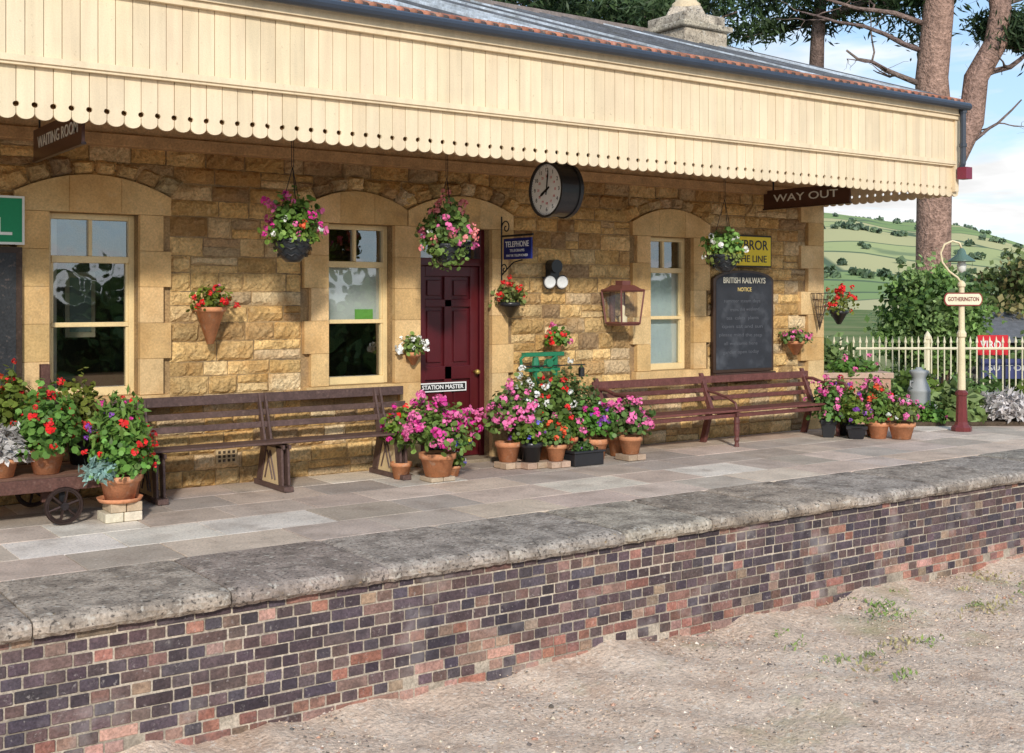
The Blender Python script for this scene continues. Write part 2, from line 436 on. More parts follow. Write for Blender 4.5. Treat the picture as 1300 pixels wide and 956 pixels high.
va.box(XLa,12.47,YV-.075,YV-.034,3.83,3.875,CREAM); va.box(XLa,12.47,YV-.10,YV+.02,3.878,3.96,CREAM)
va.box(12.41,12.475,YV-.05,YV+.03,2.98,3.96,CREAM)
yv=YV+.03
while yv<YW+.3:
    board((12.43,yv),(0,1),2.92,3.34,wb,jit(CREAM,.045),(.02,0,0)); board((12.43,yv),(0,1),3.345,zr(yv)-.06,wb,jit(CREAM,.045),(.02,0,0),False); yv+=wb
va.obj('awning_valance',M_paint,bld)
ch=MB(); cc=(.50,.42,.33)
for (h0,h1,w) in ((5.0,5.38,.40),(5.383,5.46,.46),(5.463,5.6,.38)):
    ch.box(11.5-w,11.5+w,12-w,12+w,h0,h1,jit(cc,.1))
ch.lathe(11.5,12,[(.38,5.6),(.3,5.72),(.25,5.74),(0,5.74)],4,cc)
ch.obj('chimney_stack',M_coping,bld,bevel=.02)
cp=MB(); cp.lathe(11.5,12,[(.2,5.73),(.2,5.80),(.15,5.84),(.14,6.5),(.18,6.54),(.18,6.62),(.13,6.62),(.12,6.3)],14,(.68,.54,.36)); cp.obj('chimney_pot',M_terr,bld,smooth=True)

# ================================================================== PLATFORM
pf=empty('platform',(6,8,0))
co=MB(); co.box(-6,30,6.80,16.5,-1.04,-.16,(.25,.2,.16)); co.box(-6,30,7.3,16.5,-.158,-.03,(.16,.13,.105)); co.obj('platform_core',M_mortar,pf)
cs=MB(); x=-5.
while x<26:
    L=U(.85,1.15); n=max(4,int(L/.05)); xsn=np.linspace(x+.004,x+L-.004,n+1); dz=U(-.006,.004)
    prof=[(7.585,-.12),(7.585,0),(7.2,0),(6.69,0),(6.64,-.007),(6.61,-.024),(6.598,-.05),(6.60,-.085),(6.625,-.112),(6.68,-.12)]
    vs=[];fs=[];k=len(prof); dy=U(-.010,.010)
    for i,xx in enumerate(xsn):
        e= .010 if i in (0,n) else 0
        for j,(yy,zz) in enumerate(prof):
            q=U(-.005,.005) if 3<=j<=8 else 0
            vs.append((xx,yy+(dy if j>2 else 0)+q+(e if j>3 else 0),zz+dz+(q*.6)-(e if 0<j<5 else 0)))
    for i in range(n):
        for j in range(k): a=i*k+j; b=i*k+(j+1)%k; fs.append((a,b,b+k,a+k))
    fs.append(tuple(range(k))[::-1]); fs.append(tuple(n*k+j for j in range(k)))
    cs.add(vs,fs,jit((.39,.325,.265),.14)); x+=L
cs.obj('coping_stones',M_coping,pf)
sl=MB(); rows=[7.59,8.15,8.75,9.3,9.85,10.42]
spal=[(.62,.505,.41),(.56,.465,.385),(.66,.54,.44),(.51,.42,.345),(.73,.64,.54),(.62,.49,.39),(.48,.39,.325),(.65,.51,.42)]
for r in range(5):
    x=-5+U(0,.5)
    while x<20:
        L=U(.5,.95); col=random.choice(spal)
        if r==0 and col[0]>.7: col=spal[1]
        if 0<r<3 and 1.6<x<3.4 and random.random()<.6: col=(.80,.73,.63)
        sl.box(x+.004,x+L-.004,rows[r]+.004,rows[r+1]-.004,-.06,U(-.0022,.0008),jit(col,.11)); x+=L
sl.box(12.4,20,10.425,13,-.06,-.003,spal[1])
sl.obj('flagstones',M_slab,pf,bevel=.003)
bk=MB(); zc=-.985; course=0
dark=[(.085,.058,.066),(.105,.068,.070),(.13,.085,.080),(.065,.050,.062),(.15,.10,.09),(.09,.070,.082),(.115,.080,.086)]
warm=[(.23,.12,.095),(.27,.165,.13),(.20,.11,.09),(.33,.23,.165)]; redp=[(.38,.18,.135),(.33,.15,.11),(.42,.24,.19),(.34,.21,.17)]
while zc<-.13:
    x=-4+(.055 if course%2 else 0)
    while x<25:
        w=.1025 if (course%2==0 or random.random()<.5) else .215
        w+=U(-.005,.005)
        t=(zc+.985)/.84
        pr=.7 if t<.16 else (.28 if t<.3 else .05)
        pr+=.25*max(0,math.sin(x*1.3+course*.4))*(1-t)
        q=random.random()
        col=random.choice(redp) if q<pr else (random.choice(warm) if q<pr+.13 else random.choice(dark))
        yo=6.675+U(-.004,.005)
        if t<.2 and random.random()<.15: yo+=.02
        o1=U(-.002,.002)
        bk.box(x,x+w,yo,6.77,zc+o1,zc+.0635+o1,jit(col,.26)); x+=w+.0105
    zc+=.0745; course+=1
bk.obj('edge_brickwork',M_brick,pf,bevel=.004)
mm=MB(); mm.box(-5,25,6.6825,6.775,-1.03,-.13,(.46,.39,.31)); mm.obj('brick_mortar',M_mortar,pf)

# ================================================================== GROUND
def ground_mat(name,base,alts,bs=60,bm=.6):
    m,t,b,o=new_mat(name); v=mapping(t,(1,1,1)); c=None
    f=mrange(t,noise(t,v,bs,4,.75),.3,.7,.55,1.35)
    rgb=t.nodes.new('ShaderNodeRGB'); rgb.outputs[0].default_value=(*base,1)
    c=vscale(t,rgb.outputs[0],f)
    for (col,sc,lo,hi,am) in alts: c=mix(t,mrange(t,noise(t,v,sc,4,.65),lo,hi,0,am),c,col)
    t.links.new(c,b.inputs['Base Color']); b.inputs['Roughness'].default_value=.95; b.inputs['Specular IOR Level'].default_value=.1
    bump(t,b,noise(t,v,bs*.8,4,.7),bm,.03); return m
G=MB(); G.add([(-4000,-4000,-1.03),(4000,-4000,-1.03),(4000,4000,-1.03),(-4000,4000,-1.03)],[(0,1,2,3)],(.1,.15,.05))
G.obj('ground',ground_mat('field_grass',(.14,.19,.055),[((.30,.27,.12),.05,.45,.6,.6),((.07,.12,.035),.3,.5,.7,.6)],3))
def sm(x,y):
    return .018*np.sin(x*2.1+y*1.3)+.014*np.sin(x*4.7-y*3.1+1)+.008*np.sin(x*9.3+y*7.7)+.006*np.sin(x*17-y*13)
gx=np.concatenate([np.array([-150,-60,-20,-5]),np.arange(0,18,.05),np.array([18.5,20,30,60,150,300])]); gy=np.concatenate([np.array([-9,-4,0,1.5]),np.arange(2.2,6.72,.05),np.array([6.73])])
GX,GY=np.meshgrid(gx,gy); Z=-.93+sm(GX,GY)+rng.normal(size=GX.shape)*.004+.06*np.exp(-(6.72-GY)/.3)*(1+.5*np.sin(GX*3.7)+.4*np.sin(GX*9.1))
V=np.stack([GX,GY,Z],-1).reshape(-1,3); nx=len(gx)
F=[(j*nx+i,j*nx+i+1,(j+1)*nx+i+1,(j+1)*nx+i) for j in range(len(gy)-1) for i in range(nx-1)]
tb=MB(); tb.add(V,F,(.5,.4,.3))
tb.obj('trackbed',ground_mat('trackbed_gravel',(.78,.59,.445),[((.86,.69,.54),1.3,.45,.65,.6),((.54,.36,.25),2.0,.48,.66,.6),((.32,.23,.17),9,.56,.72,.6),((.12,.10,.085),26,.61,.70,.6),((.92,.82,.70),22,.58,.66,.7),((.33,.34,.15),.9,.57,.72,.5)],34,.9),smooth=True)
gs=MB()
n=15000; X=rng.uniform(3,17,n); Yg=6.68-np.abs(rng.normal(size=n))*1.8; X=X[Yg>2.3]; Yg=Yg[Yg>2.3]
for a,b in zip(X,Yg):
    s=U(.004,.012)*(2.0 if random.random()<.04 else 1); zz=-.93+float(sm(a,b))+.05*math.exp(-(6.72-b)/.3)
    c=jit(random.choice([(.7,.52,.38),(.58,.42,.30),(.82,.68,.55),(.32,.24,.19),(.52,.30,.21),(.18,.15,.13),(.66,.54,.42)]),.2)
    vs=[(a+s*U(.7,1.3),b,zz),(a,b+s*U(.7,1.3),zz),(a-s*U(.7,1.3),b,zz),(a,b-s*U(.7,1.3),zz),(a+U(-.3,.3)*s,b+U(-.3,.3)*s,zz+s*U(.5,.9))]
    gs.add(vs,[(0,1,4),(1,2,4),(2,3,4),(3,0,4)],c)
gs.obj('gravel_stones',M_soil)
wd=MB()
C=[];A=[];K=[]
for (a,b,kk,sp) in [(9.0,5.75,90,.10),(10.4,6.0,130,.12),(11.8,5.9,150,.14),(12.6,6.2,110,.12),(8.3,6.3,70,.08),(9.8,5.2,80,.09),(7.6,5.6,60,.07),(11.0,5.3,120,.12),(13.2,6.1,120,.12),(10.1,6.5,60,.09),(12.1,6.55,60,.09),(8.9,6.58,40,.07)]+[(U(6.5,15),U(4.4,6.62),random.randint(8,34),U(.03,.08)) for _ in range(48)]:
    px=rng.normal(size=kk)*sp*1.7+a; py=np.minimum(rng.normal(size=kk)*sp*.9+b,6.64)
    C.append(np.stack([px,py,-.925+sm(px,py)+.012+rng.uniform(0,.03,kk)],-1)); A.append(np.stack([rng.normal(size=kk)*.6,rng.normal(size=kk)*.6,np.ones(kk)],-1))
    K.append(np.array(random.choice([(.27,.36,.11),(.22,.32,.09),(.30,.36,.14),(.48,.42,.22)]))*rng.uniform(.7,1.3,(kk,1)))
wd.leaves(np.concatenate(C),.009,np.concatenate(K),asp=2.6,n=4,axis=np.concatenate(A)); wd.obj('weeds',M_leaf)

# hills
def hH(th,r):
    base=np.interp(th,[-60,10,25,31,34,38,41,60,150],[25,40,55,74,100,112,112,118,70])
    s=np.clip((r-260)/1500,0,1); s=s*s*(3-2*s)
    und=np.sin(th*.35+r*.004)*5*s+np.sin(th*.9-r*.0023)*4*s+6*np.sin(r*.006+th*.2)*np.clip((r-260)/400,0,1)*(1-s)
    return -1.5+base*s+und
th=np.arange(-60,150.1,.7); rr=np.concatenate([np.arange(250,2000,35),np.array([2100,2300,2600,3000])])
TH,RR=np.meshgrid(th,rr); HZ=hH(TH,RR)
V=np.stack([RR*np.cos(np.radians(TH)),RR*np.sin(np.radians(TH)),HZ],-1).reshape(-1,3); nx=len(th)
hl=MB(); hl.add(V,[(j*nx+i,j*nx+i+1,(j+1)*nx+i+1,(j+1)*nx+i) for j in range(len(rr)-1) for i in range(nx-1)],(1,1,1))
m,t,b,o=new_mat('hill_fields'); v=mapping(t,(.0062,.0062,.0062))
vo=t.nodes.new('ShaderNodeTexVoronoi'); vo.inputs['Scale'].default_value=1; t.links.new(v,vo.inputs[0])
ve=t.nodes.new('ShaderNodeTexVoronoi'); ve.feature='DISTANCE_TO_EDGE'; ve.inputs['Scale'].default_value=1; t.links.new(v,ve.inputs[0])
sp=t.nodes.new('ShaderNodeSeparateColor'); t.links.new(vo.outputs['Color'],sp.inputs[0])
rp=t.nodes.new('ShaderNodeValToRGB'); t.links.new(sp.outputs[0],rp.inputs[0]); rp.color_ramp.interpolation='CONSTANT'
e=rp.color_ramp.elements; e[0].color=(.27,.35,.11,1); e[1].position=.8; e[1].color=(.58,.50,.24,1)
for p_,c_ in ((.3,(.42,.44,.17,1)),(.5,(.24,.32,.10,1)),(.65,(.52,.47,.21,1))): q=e.new(p_); q.color=c_
c=mix(t,mrange(t,ve.outputs[0],.012,.03,1,0),rp.outputs[0],(.10,.14,.06))
c=mix(t,mrange(t,noise(t,v,2.2,4),.58,.66,0,.7),c,(.13,.18,.08))
c=mix(t,.08,c,(.50,.58,.66)); t.links.new(c,b.inputs['Base Color']); b.inputs['Roughness'].default_value=1; b.inputs['Specular IOR Level'].default_value=0  # slight blue-grey mix paints aerial haze into the field colours
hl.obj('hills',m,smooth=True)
dt=MB(); C=[];K=[]
for i in range(420):
    a=U(24,48); r=random.choice([U(500,1900),U(1700,1850),U(1700,1850),U(1700,1850),U(1050,1070),U(640,660)]); h=float(hH(np.array(a),np.array(r)))
    s=U(2.0,4.2)*(.6+r/2500); k=30; col=np.array((.11,.16,.07))*U(.7,1.4)+np.array((.07,.085,.10))*(r/1500)  # blue-grey added with range: distance haze painted into the tree colour
    P=rng.normal(size=(k,3)); P/=np.linalg.norm(P,axis=1)[:,None]; P*=s*rng.uniform(.6,1,(k,1)); P[:,2]*=.8
    C.append(P+np.array([r*math.cos(R(a)),r*math.sin(R(a)),h+s*.6])); K.append(col*rng.uniform(.7,1.3,(k,1)))
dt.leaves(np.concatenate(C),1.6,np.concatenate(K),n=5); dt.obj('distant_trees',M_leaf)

# ================================================================== PLANTS
RED=(.80,.015,.015); PINK=(.86,.17,.42); MAG=(.74,.03,.32); WHT=(.88,.87,.83); ORG=(.88,.11,.03); PUR=(.28,.06,.45); BLU=(.14,.12,.6); SAL=(.88,.28,.28); YEL=(.85,.65,.06)
LG=(.13,.225,.048); LD=(.06,.12,.03); SIL=(.46,.54,.47); LY=(.20,.31,.07)
def dome(n,r,h,c,low=-.25,shell=.55,ry=None):
    d=rng.normal(size=(n,3)); d/=np.linalg.norm(d,axis=1)[:,None]
    d[:,2]=np.where(d[:,2]<low,-d[:,2],d[:,2])
    q=shell+(1-shell)*rng.uniform(0,1,n)**.7
    th=np.arctan2(d[:,1],d[:,0]); ph=rng.uniform(0,7)
    q=q*(1+.16*np.sin(3*th+ph)+.12*np.sin(5*th+ph*2+4*d[:,2]))
    P=d*q[:,None]*np.array([r,ry or r,h])+np.array(c); return P,d
def foliage(parent,c,r,h,leaf=LG,n=450,ls=.026,flowers=(),low=-.25,asp=1,nm='foliage',ur=.036,ry=None):
    mb=MB(); P,d=dome(n,r,h,c,low,.3,ry)
    leaf=np.array(leaf)*np.array((U(.8,1.25),U(.85,1.15),U(.7,1.3)))
    cl=leaf*rng.uniform(.5,1.55,(n,1))+rng.uniform(0,.03,(n,1))*np.array([1,.8,0])
    mb.leaves(P,ls,cl,asp=asp,n=6 if asp==1 else 4,N=d.copy(),jit=.8,up=.25,axis=(d if asp!=1 else None),ax_j=.5)
    for i in range(10):
        q=P[random.randrange(n)]; mb.tube([(c[0]+U(-.03,.03),c[1]+U(-.03,.03),c[2]-.02),tuple(q)],.004,4,(.14,.18,.07),caps=False)
    if flowers:
        fb=MB()
        for (col,k) in flowers:
            Q,dd=dome(k,r*1.06,h*1.08,c,max(low,-.1),.72,ry)
            for q,e in zip(Q,dd):
                m_=random.randint(11,17); rr_=ur*U(.65,1.3)
                w=rng.normal(size=(m_,3)); w/=np.linalg.norm(w,axis=1)[:,None]
                w=w+e*.4
                fb.leaves(q+w*rr_*.75,rr_*.42,np.array(col)*rng.uniform(.7,1.12,(m_,1))+rng.uniform(0,.05,(m_,1)),n=5,N=w,jit=.5)
                b0=np.array(c)+(q-np.array(c))*.45; mb.tube([tuple(b0),tuple(q)],.0028,3,(.16,.22,.07),caps=False)
        fb.obj('flowers',M_petal,parent)
    mb.obj(nm,M_leaf,parent)
TC=(.62,.27,.135); BLK=(.025,.025,.028)
def pot(parent,x,y,z,r,h,col=TC,sq=False,saucer=False):
    mb=MB(); so=MB()
    mb.lathe(x,y,[(0,z+.001),(r*.68,z+.001),(r*.92,z+h*.74),(r*1.03,z+h*.75),(r*1.05,z+h*.98),(r*.97,z+h),(r*.9,z+h*.97),(r*.88,z+h*.8)],4 if sq else 20,jit(col,.1))
    if saucer: mb.lathe(x,y,[(0,z-.002),(r*1.0,z-.002),(r*1.12,z+.03),(r*1.08,z+.03),(r*.9,z+.006)],20,jit(col,.1))
    mb.obj('pot',M_terr if col!=BLK else M_gloss,parent,smooth=not sq)
    so.lathe(x,y,[(r*.9,z+h*.86),(0,z+h*.88)],12,(.05,.035,.025)); so.obj('soil',M_soil,parent)
def potted(name,x,y,z,r,h,col,fr,fh,leaf=LG,n=420,flowers=(),lift=.0,ls=.026,low=-.25,asp=1,sq=False,saucer=False,ur=.036):
    e=empty(name,(x,y,z)); pot(e,x,y,z,r,h,col,sq,saucer); foliage(e,(x,y,z+h+lift),fr,fh,leaf,n,ls,flowers,low,asp,ur=ur); return e
br=MB(); 
def bricks(x,y,z,h=.075,w=.22,col=(.50,.40,.29)):
    br.box(x-w/2,x-.004,y-.11,y+.11,z,z+h,jit(col,.15)); br.box(x+.004,x+w/2,y-.11,y+.11,z,z+h,jit(col,.15))
bricks(2.81,9.17,.003,.07,.28,(.66,.58,.44)); bricks(2.83,9.17,.076,.07,.24,(.48,.36,.25))
e=potted('potted_geranium',2.81,9.17,.15,.155,.2,TC,.25,.34,LG,850,[(RED,13)],.08,saucer=True,asp=1.0,ls=.024)
foliage(e,(2.80,9.2,.66),.22,.30,(.16,.26,.07),750,.016,[(PUR,8),(MAG,5)],asp=2.6,ur=.022)
foliage(e,(2.64,9.10,.40),.14,.10,(.36,.45,.36),350,.015,asp=2.4,low=-.8)
potted('potted_geranium',2.35,9.5,.36,.135,.18,TC,.26,.42,LG,800,[(RED,28)],.05)
potted('potted_dusty_miller',2.03,9.48,.36,.11,.14,TC,.16,.22,SIL,600,[],.03,.017,asp=2.4)
potted('potted_geranium',2.12,9.88,.36,.13,.3,BLK,.27,.42,LG,600,[(RED,20),(ORG,3)],.05)
potted('potted_geranium',2.72,9.9,.36,.12,.25,BLK,.2,.40,LG,500,[(RED,10),(MAG,5)],.05)
potted('potted_geranium',3.02,9.75,.003,.15,.3,TC,.22,.42,LG,600,[(RED,8),(PINK,4)],.08)
bricks(5.85,9.44,.003,.04,.26)
e=potted('potted_geranium',5.85,9.44,.045,.17,.22,TC,.37,.37,LG,900,[(MAG,34),(PINK,44)],.12,ur=.042)
foliage(e,(5.95,9.33,.33),.16,.12,LG,220,.018,[(BLU,14),(YEL,3),(WHT,6)],ur=.018)
potted('potted_geranium',5.62,9.72,.003,.10,.16,TC,.17,.28,LG,300,[(MAG,12),(RED,5)],.22)
potted('potted_pansy',6.12,9.6,.003,.08,.10,TC,.12,.12,LG,200,[(WHT,5),(BLU,5)],.02,.018,ur=.018)
potted('potted_geranium',6.12,9.9,.003,.12,.22,BLK,.18,.28,LG,300,[(RED,12)],.1)
for q in ((6.88,9.72),(7.06,9.6),(7.3,9.52),(8.28,9.48),(7.15,9.85)): bricks(q[0],q[1],.003,.06,.24,(.48,.34,.24))
potted('potted_geranium',6.88,9.75,.065,.13,.2,TC,.26,.34,LG,600,[(PINK,46)],.18,ur=.042)
potted('potted_petunia',7.06,9.6,.065,.12,.2,BLK,.2,.2,LG,350,[(PUR,5),(BLU,8),(PINK,8)],.03,ur=.024)
potted('potted_geranium',7.17,9.86,.065,.12,.25,BLK,.2,.42,LG,450,[(WHT,28)],.18)
potted('potted_geranium',7.3,9.5,.065,.105,.17,TC,.17,.16,LG,300,[(ORG,16)],.04)
potted('potted_geranium',7.48,9.85,.003,.14,.3,TC,.24,.42,LG,600,[(RED,24),(WHT,5)],.18)
potted('potted_geranium',7.55,9.62,.10,.10,.18,TC,.17,.2,LG,300,[(PINK,9),(RED,4)],.04)
potted('potted_shrub',7.88,9.98,.003,.17,.35,BLK,.30,.48,(.075,.15,.04),1300,[(WHT,2)],.1,.018)
potted('potted_geranium',8.0,9.72,.003,.13,.22,TC,.22,.30,LG,500,[(MAG,13),(PUR,7)],.1)
potted('potted_geranium',8.28,9.48,.065,.125,.19,TC,.24,.28,LG,520,[(PINK,34)],.08,ur=.04)
potted('potted_geranium',8.38,9.8,.003,.12,.22,TC,.2,.26,LG,380,[(MAG,16)],.12)
e=empty('planter_trough',(7.62,9.45,0)); q=MB(); q.box(7.44,7.82,9.37,9.55,.003,.13,BLK); q.box(7.425,7.835,9.355,9.565,.132,.155,BLK); q.obj('trough',M_gloss,e,bevel=.006); foliage(e,(7.63,9.46,.16),.17,.08,LD,200,.016,[(PUR,3)],ry=.07,ur=.016)
br.obj('loose_bricks',M_terr,bevel=.004)
for (x,y,r,h,c,sq,fr,fh,fl) in ((11.62,9.62,.13,.22,BLK,True,.22,.38,[(PINK,20),(MAG,6)]),(11.78,9.33,.17,.16,BLK,True,.22,.24,[(PUR,10),(PINK,6)]),(12.02,9.18,.13,.2,TC,False,.2,.32,[(RED,14),(ORG,10)]),(12.2,8.98,.16,.2,TC,False,.24,.24,[(PINK,22),(WHT,10)]),(12.25,9.4,.15,.25,TC,False,.25,.40,[(PINK,24),(MAG,8)]),(11.98,9.65,.13,.2,BLK,False,.22,.42,[(PUR,6),(RED,5)])):
    potted('potted_geranium',x,y,.003,r,h,c,fr,fh,LG,480,fl,.08,sq=sq)
def wallpot(name,x,zt,r,h,col,fl,fr=.16,fh=.16,leaf=LG,ls=.02):
    e=empty(name,(x,YW-.1,zt)); mb=MB(); y=YW-.06-r*.9
    mb.lathe(x,y,[(0,zt-h),(r*.22,zt-h),(r*.9,zt-.04),(r*1.02,zt-.04),(r*1.04,zt),(r*.9,zt),(r*.85,zt-.05),(0,zt-.05)],18,col); mb.obj('pot',M_terr if col!=BLK else M_gloss,e,smooth=True)
    mb=MB(); mb.box(x-.01,x+.01,y+r*.8,YW-.02,zt-.03,zt,BLK); mb.obj('bracket',M_metal,e)
    foliage(e,(x,y,zt+.02),fr,fh,leaf,260,ls,fl,-.3)
wallpot('wall_pot_geranium',3.93,1.63,.135,.33,(.66,.29,.14),[(RED,11),(PINK,3)],.19,.17)
wallpot('wall_pot_daisies',6.07,1.17,.075,.13,TC,[(WHT,16)],.13,.15)
wallpot('wall_pot_geranium',7.23,1.67,.12,.16,BLK,[(RED,18)],.19,.18)
wallpot('wall_pot_geranium',11.7,1.17,.12,.18,TC,[(PINK,10)],.2,.14)
wallpot('wall_pot_geranium',12.55,1.55,.12,.18,BLK,[(RED,26)],.24,.30)
e=empty('wire_cone_basket',(12.2,10.25,1.5)); mb=MB()
for i in range(14):
    a=2*math.pi*i/14; mb.tube([(12.2,10.24,1.3),(12.2+.13*math.cos(a),10.22+.1*math.sin(a),1.78)],.004,4,(.1,.07,.05))
for zz,k in ((1.4,.22),(1.5,.42),(1.6,.63),(1.7,.84),(1.78,1)): mb.tube([(12.2+.13*k*math.cos(a),10.23+.1*k*math.sin(a),zz) for a in np.linspace(0,2*math.pi,17)],.005,4,(.1,.07,.05))
mb.obj('basket',M_metal,e)
def hbasket(x,y,zb,r,fr,up,dn,fl,leaf=LG,n=700):
    e=empty('hanging_basket',(x,y,zb)); mb=MB(); h=.20
    mb.lathe(x,y,[(0,zb-h),(r*.35,zb-h),(r*.6,zb-h*.8),(r*.9,zb-h*.35),(r,zb-.02),(r*1.04,zb),(r*.95,zb),(r*.9,zb-.04),(0,zb-.04)],18,(.03,.035,.04))
    for k in range(3):
        zz=zb-.03-k*.055; rr_=r*(1.02,.95,.75)[k]; mb.tube([(x+rr_*math.cos(a),y+rr_*math.sin(a),zz+(.012 if i%2 else -.012)) for i,a in enumerate(np.linspace(0,2*math.pi,25))],.006,5,BLK)
    mb.obj('basket',M_gloss,e,smooth=True); mb=MB(); top=(x,y,zb+.62)
    for k in range(3):
        a=k*2.1+.4; mb.tube([(x+r*math.cos(a),y+r*math.sin(a),zb),top],.004,4,BLK)
    z0=zb+.62
    while z0<3.85:
        mb.tube([(x-.01,y,z0),(x-.01,y,z0+.045),(x+.01,y,z0+.045),(x+.01,y,z0)],.0035,4,(.05,.05,.05)); z0+=.042
    mb.obj('chain',M_metal,e)
    foliage(e,(x,y,zb+.05),fr,up,leaf,n,.024,fl,-.15,ur=.036)
    if dn: foliage(e,(x,y,zb-.02),fr*.9,dn,leaf,n//2,.022,[(c,k//2) for c,k in fl],-1.)
    return e
hb=hbasket(4.36,9.4,2.22,.17,.23,.34,0,[(MAG,18),(PINK,14)])
foliage(hb,(4.36,9.4,2.25),.24,.14,LY,350,.022,[(PINK,5),(WHT,5),(ORG,5)],-.9)
hbasket(5.93,9.4,2.22,.16,.25,.34,.22,[(SAL,30),(WHT,5),(PINK,10)],n=900)
hbasket(9.60,9.4,2.2,.17,.23,.22,.12,[(YEL,5),(WHT,6)],LY,n=800)
# garden bed
gu=Vector((.815,-.579,0)); gv=Vector((.579,.815,0)); G0=Vector((13.5,10.03,0))
def GP(u,v,z=0): p=G0+gu*u+gv*v; return (p.x,p.y,z)
bd=MB(); bd.poly([GP(-.2,-.15,.003),GP(5,-.15,.003),GP(5,1.6,.003),GP(-1.2,1.6,.003)],(0,0,.05),(.09,.065,.045)); bd.obj('flower_bed',M_soil)
def shrub(name,c,r,h,leaf,n,ls,fl=(),low=-.3,asp=1,ur=.03,ry=None):
    e=empty(name,c); foliage(e,c,r,h,leaf,n,ls,fl,low,asp,ur=ur,ry=ry); return e
shrub('dusty_miller_plant',GP(1.55,.15,.15),.38,.30,(.56,.61,.57),1600,.022,asp=2.6)
shrub('hosta_plant',GP(.95,.25,.15),.38,.35,(.16,.29,.07),420,.06,asp=1.9)
shrub('bedding_plant',GP(.45,.05,.08),.25,.22,LG,500,.024,[(PINK,5),(WHT,4)])
shrub('bedding_plant',GP(.1,.35,.1),.25,.4,(.18,.29,.08),500,.03,[(PINK,6)],asp=2)
shrub('bedding_plant',GP(1.3,.8,.2),.5,.40,(.14,.25,.06),900,.04,asp=1.8)
shrub('bedding_plant',GP(2.3,.5,.15),.5,.45,LG,900,.035,[(RED,5)],asp=1.5)
shrub('tall_garden_plant',GP(-.6,.9,.6),.3,.5,(.16,.27,.07),700,.04,asp=2)
shrub('bedding_plant',GP(-.1,.9,.4),.35,.35,(.21,.30,.09),600,.03,[(PINK,6)],asp=2)
shrub('bedding_plant',GP(.6,1.1,.25),.5,.40,(.13,.22,.06),800,.04,asp=1.5)
shrub('bedding_plant',GP(-.75,.05,.1),.28,.4,(.16,.25,.06),500,.035,[(MAG,8),(PUR,5)],asp=1.5)
e=empty('raised_planter',GP(-.5,.45)); mb=MB()
Mt=Matrix.Translation(Vector(GP(-.48,.3)))@Matrix.Rotation(R(-35.4),4,'Z')
mb.box(-.45,.45,-.2,.25,0,.62,(.48,.28,.2),Mt); mb.box(-.48,.48,-.23,.28,.622,.70,(.54,.38,.29),Mt); mb.obj('planter_box',M_terr,e,bevel=.01); foliage(e,GP(-.48,.32,.7),.45,.2,LG,500,.03,[(PINK,8)],asp=1.5,ry=.2)
e=empty('milk_churn',GP(.42,.3)); mb=MB(); x,y,_=GP(.42,.3)
mb.lathe(x,y,[(0,.05),(.15,.05),(.16,.08),(.15,.1),(.15,.42),(.16,.44),(.15,.46),(.10,.58),(.09,.62),(.125,.68),(.13,.71),(.12,.72),(.05,.735),(.04,.76),(0,.765)],20,(.36,.37,.37)); mb.tube([(x-.15,y,.48),(x-.2,y,.52),(x-.19,y,.58),(x-.12,y,.57)],.01,6,(.36,.36,.36)); mb.obj('churn_body',M_plain,e,smooth=True)
e=empty('spear_top_fence',GP(1,1.35)); mb=MB(); FC=(.80,.72,.52)
u=-1.05
while u<4.6:
    p=GP(u,1.3); r_=.011
    mb.tube([(p[0],p[1],.0),(p[0],p[1],1.05),(p[0],p[1],1.07),(p[0],p[1],1.16)],[r_,r_,.022,.002],6,FC); u+=.095
for zz in (.25,.98):
    a=GP(-1.1,1.3,zz); b=GP(4.7,1.3,zz); mb.tube([a,b],.02,6,FC)
for u in (-1.1,.9,2.9,4.7):
    p=GP(u,1.33); mb.lathe(p[0],p[1],[(.035,0),(.035,1.1),(.05,1.12),(.05,1.16),(.03,1.2),(0,1.24)],8,FC)
mb.obj('palings',M_paint,e)

# ================================================================== STREET FURNITURE
lx,ly=13.58,9.08; e=empty('station_lamp_post',(lx,ly,0)); mb=MB(); LC=(.78,.66,.43)
mb.lathe(lx,ly,[(.13,0),(.13,.05),(.09,.08),(.075,.12),(.065,.45),(.08,.47),(.08,.5),(.05,.53)],8,(.17,.035,.035))
mb.lathe(lx,ly,[(.05,.53),(.042,1.2),(.06,1.22),(.06,1.26),(.04,1.3),(.035,1.85),(.05,1.87),(.05,1.9),(.03,1.93),(0,1.95)],12,LC)
mb.obj('post',M_gloss,e,smooth=False); mb=MB()
D=Vector((.815,-.579,0)); 
def LP(s,z): return (lx+D.x*s,ly+D.y*s,z)
cur=[LP(0,1.9),LP(-.05,1.98),LP(-.16,2.06),LP(-.25,2.18),LP(-.27,2.30),LP(-.22,2.41),LP(-.12,2.455),LP(-.03,2.43),LP(0.0,2.36)]
mb.tube(cur,.014,8,LC); mb.obj('swan_neck',M_gloss,e,smooth=True); mb=MB()
mb.lathe(lx,ly,[(.02,2.36),(.045,2.33),(.06,2.28),(.17,2.20),(.17,2.185),(.06,2.20)],16,(.10,.17,.14)); mb.obj('lamp_shade',M_gloss,e,smooth=True); mb=MB()
mb.lathe(lx,ly,[(.04,2.2),(.06,2.14),(.05,2.07),(.0,2.04)],12,(.8,.8,.75)); mb.obj('lamp_globe',M_gloss,e,smooth=True)
s_=empty('station_name_sign',(lx,ly,1.7)); mb=MB(); c=Vector((lx,ly,1.7))-gv*.06
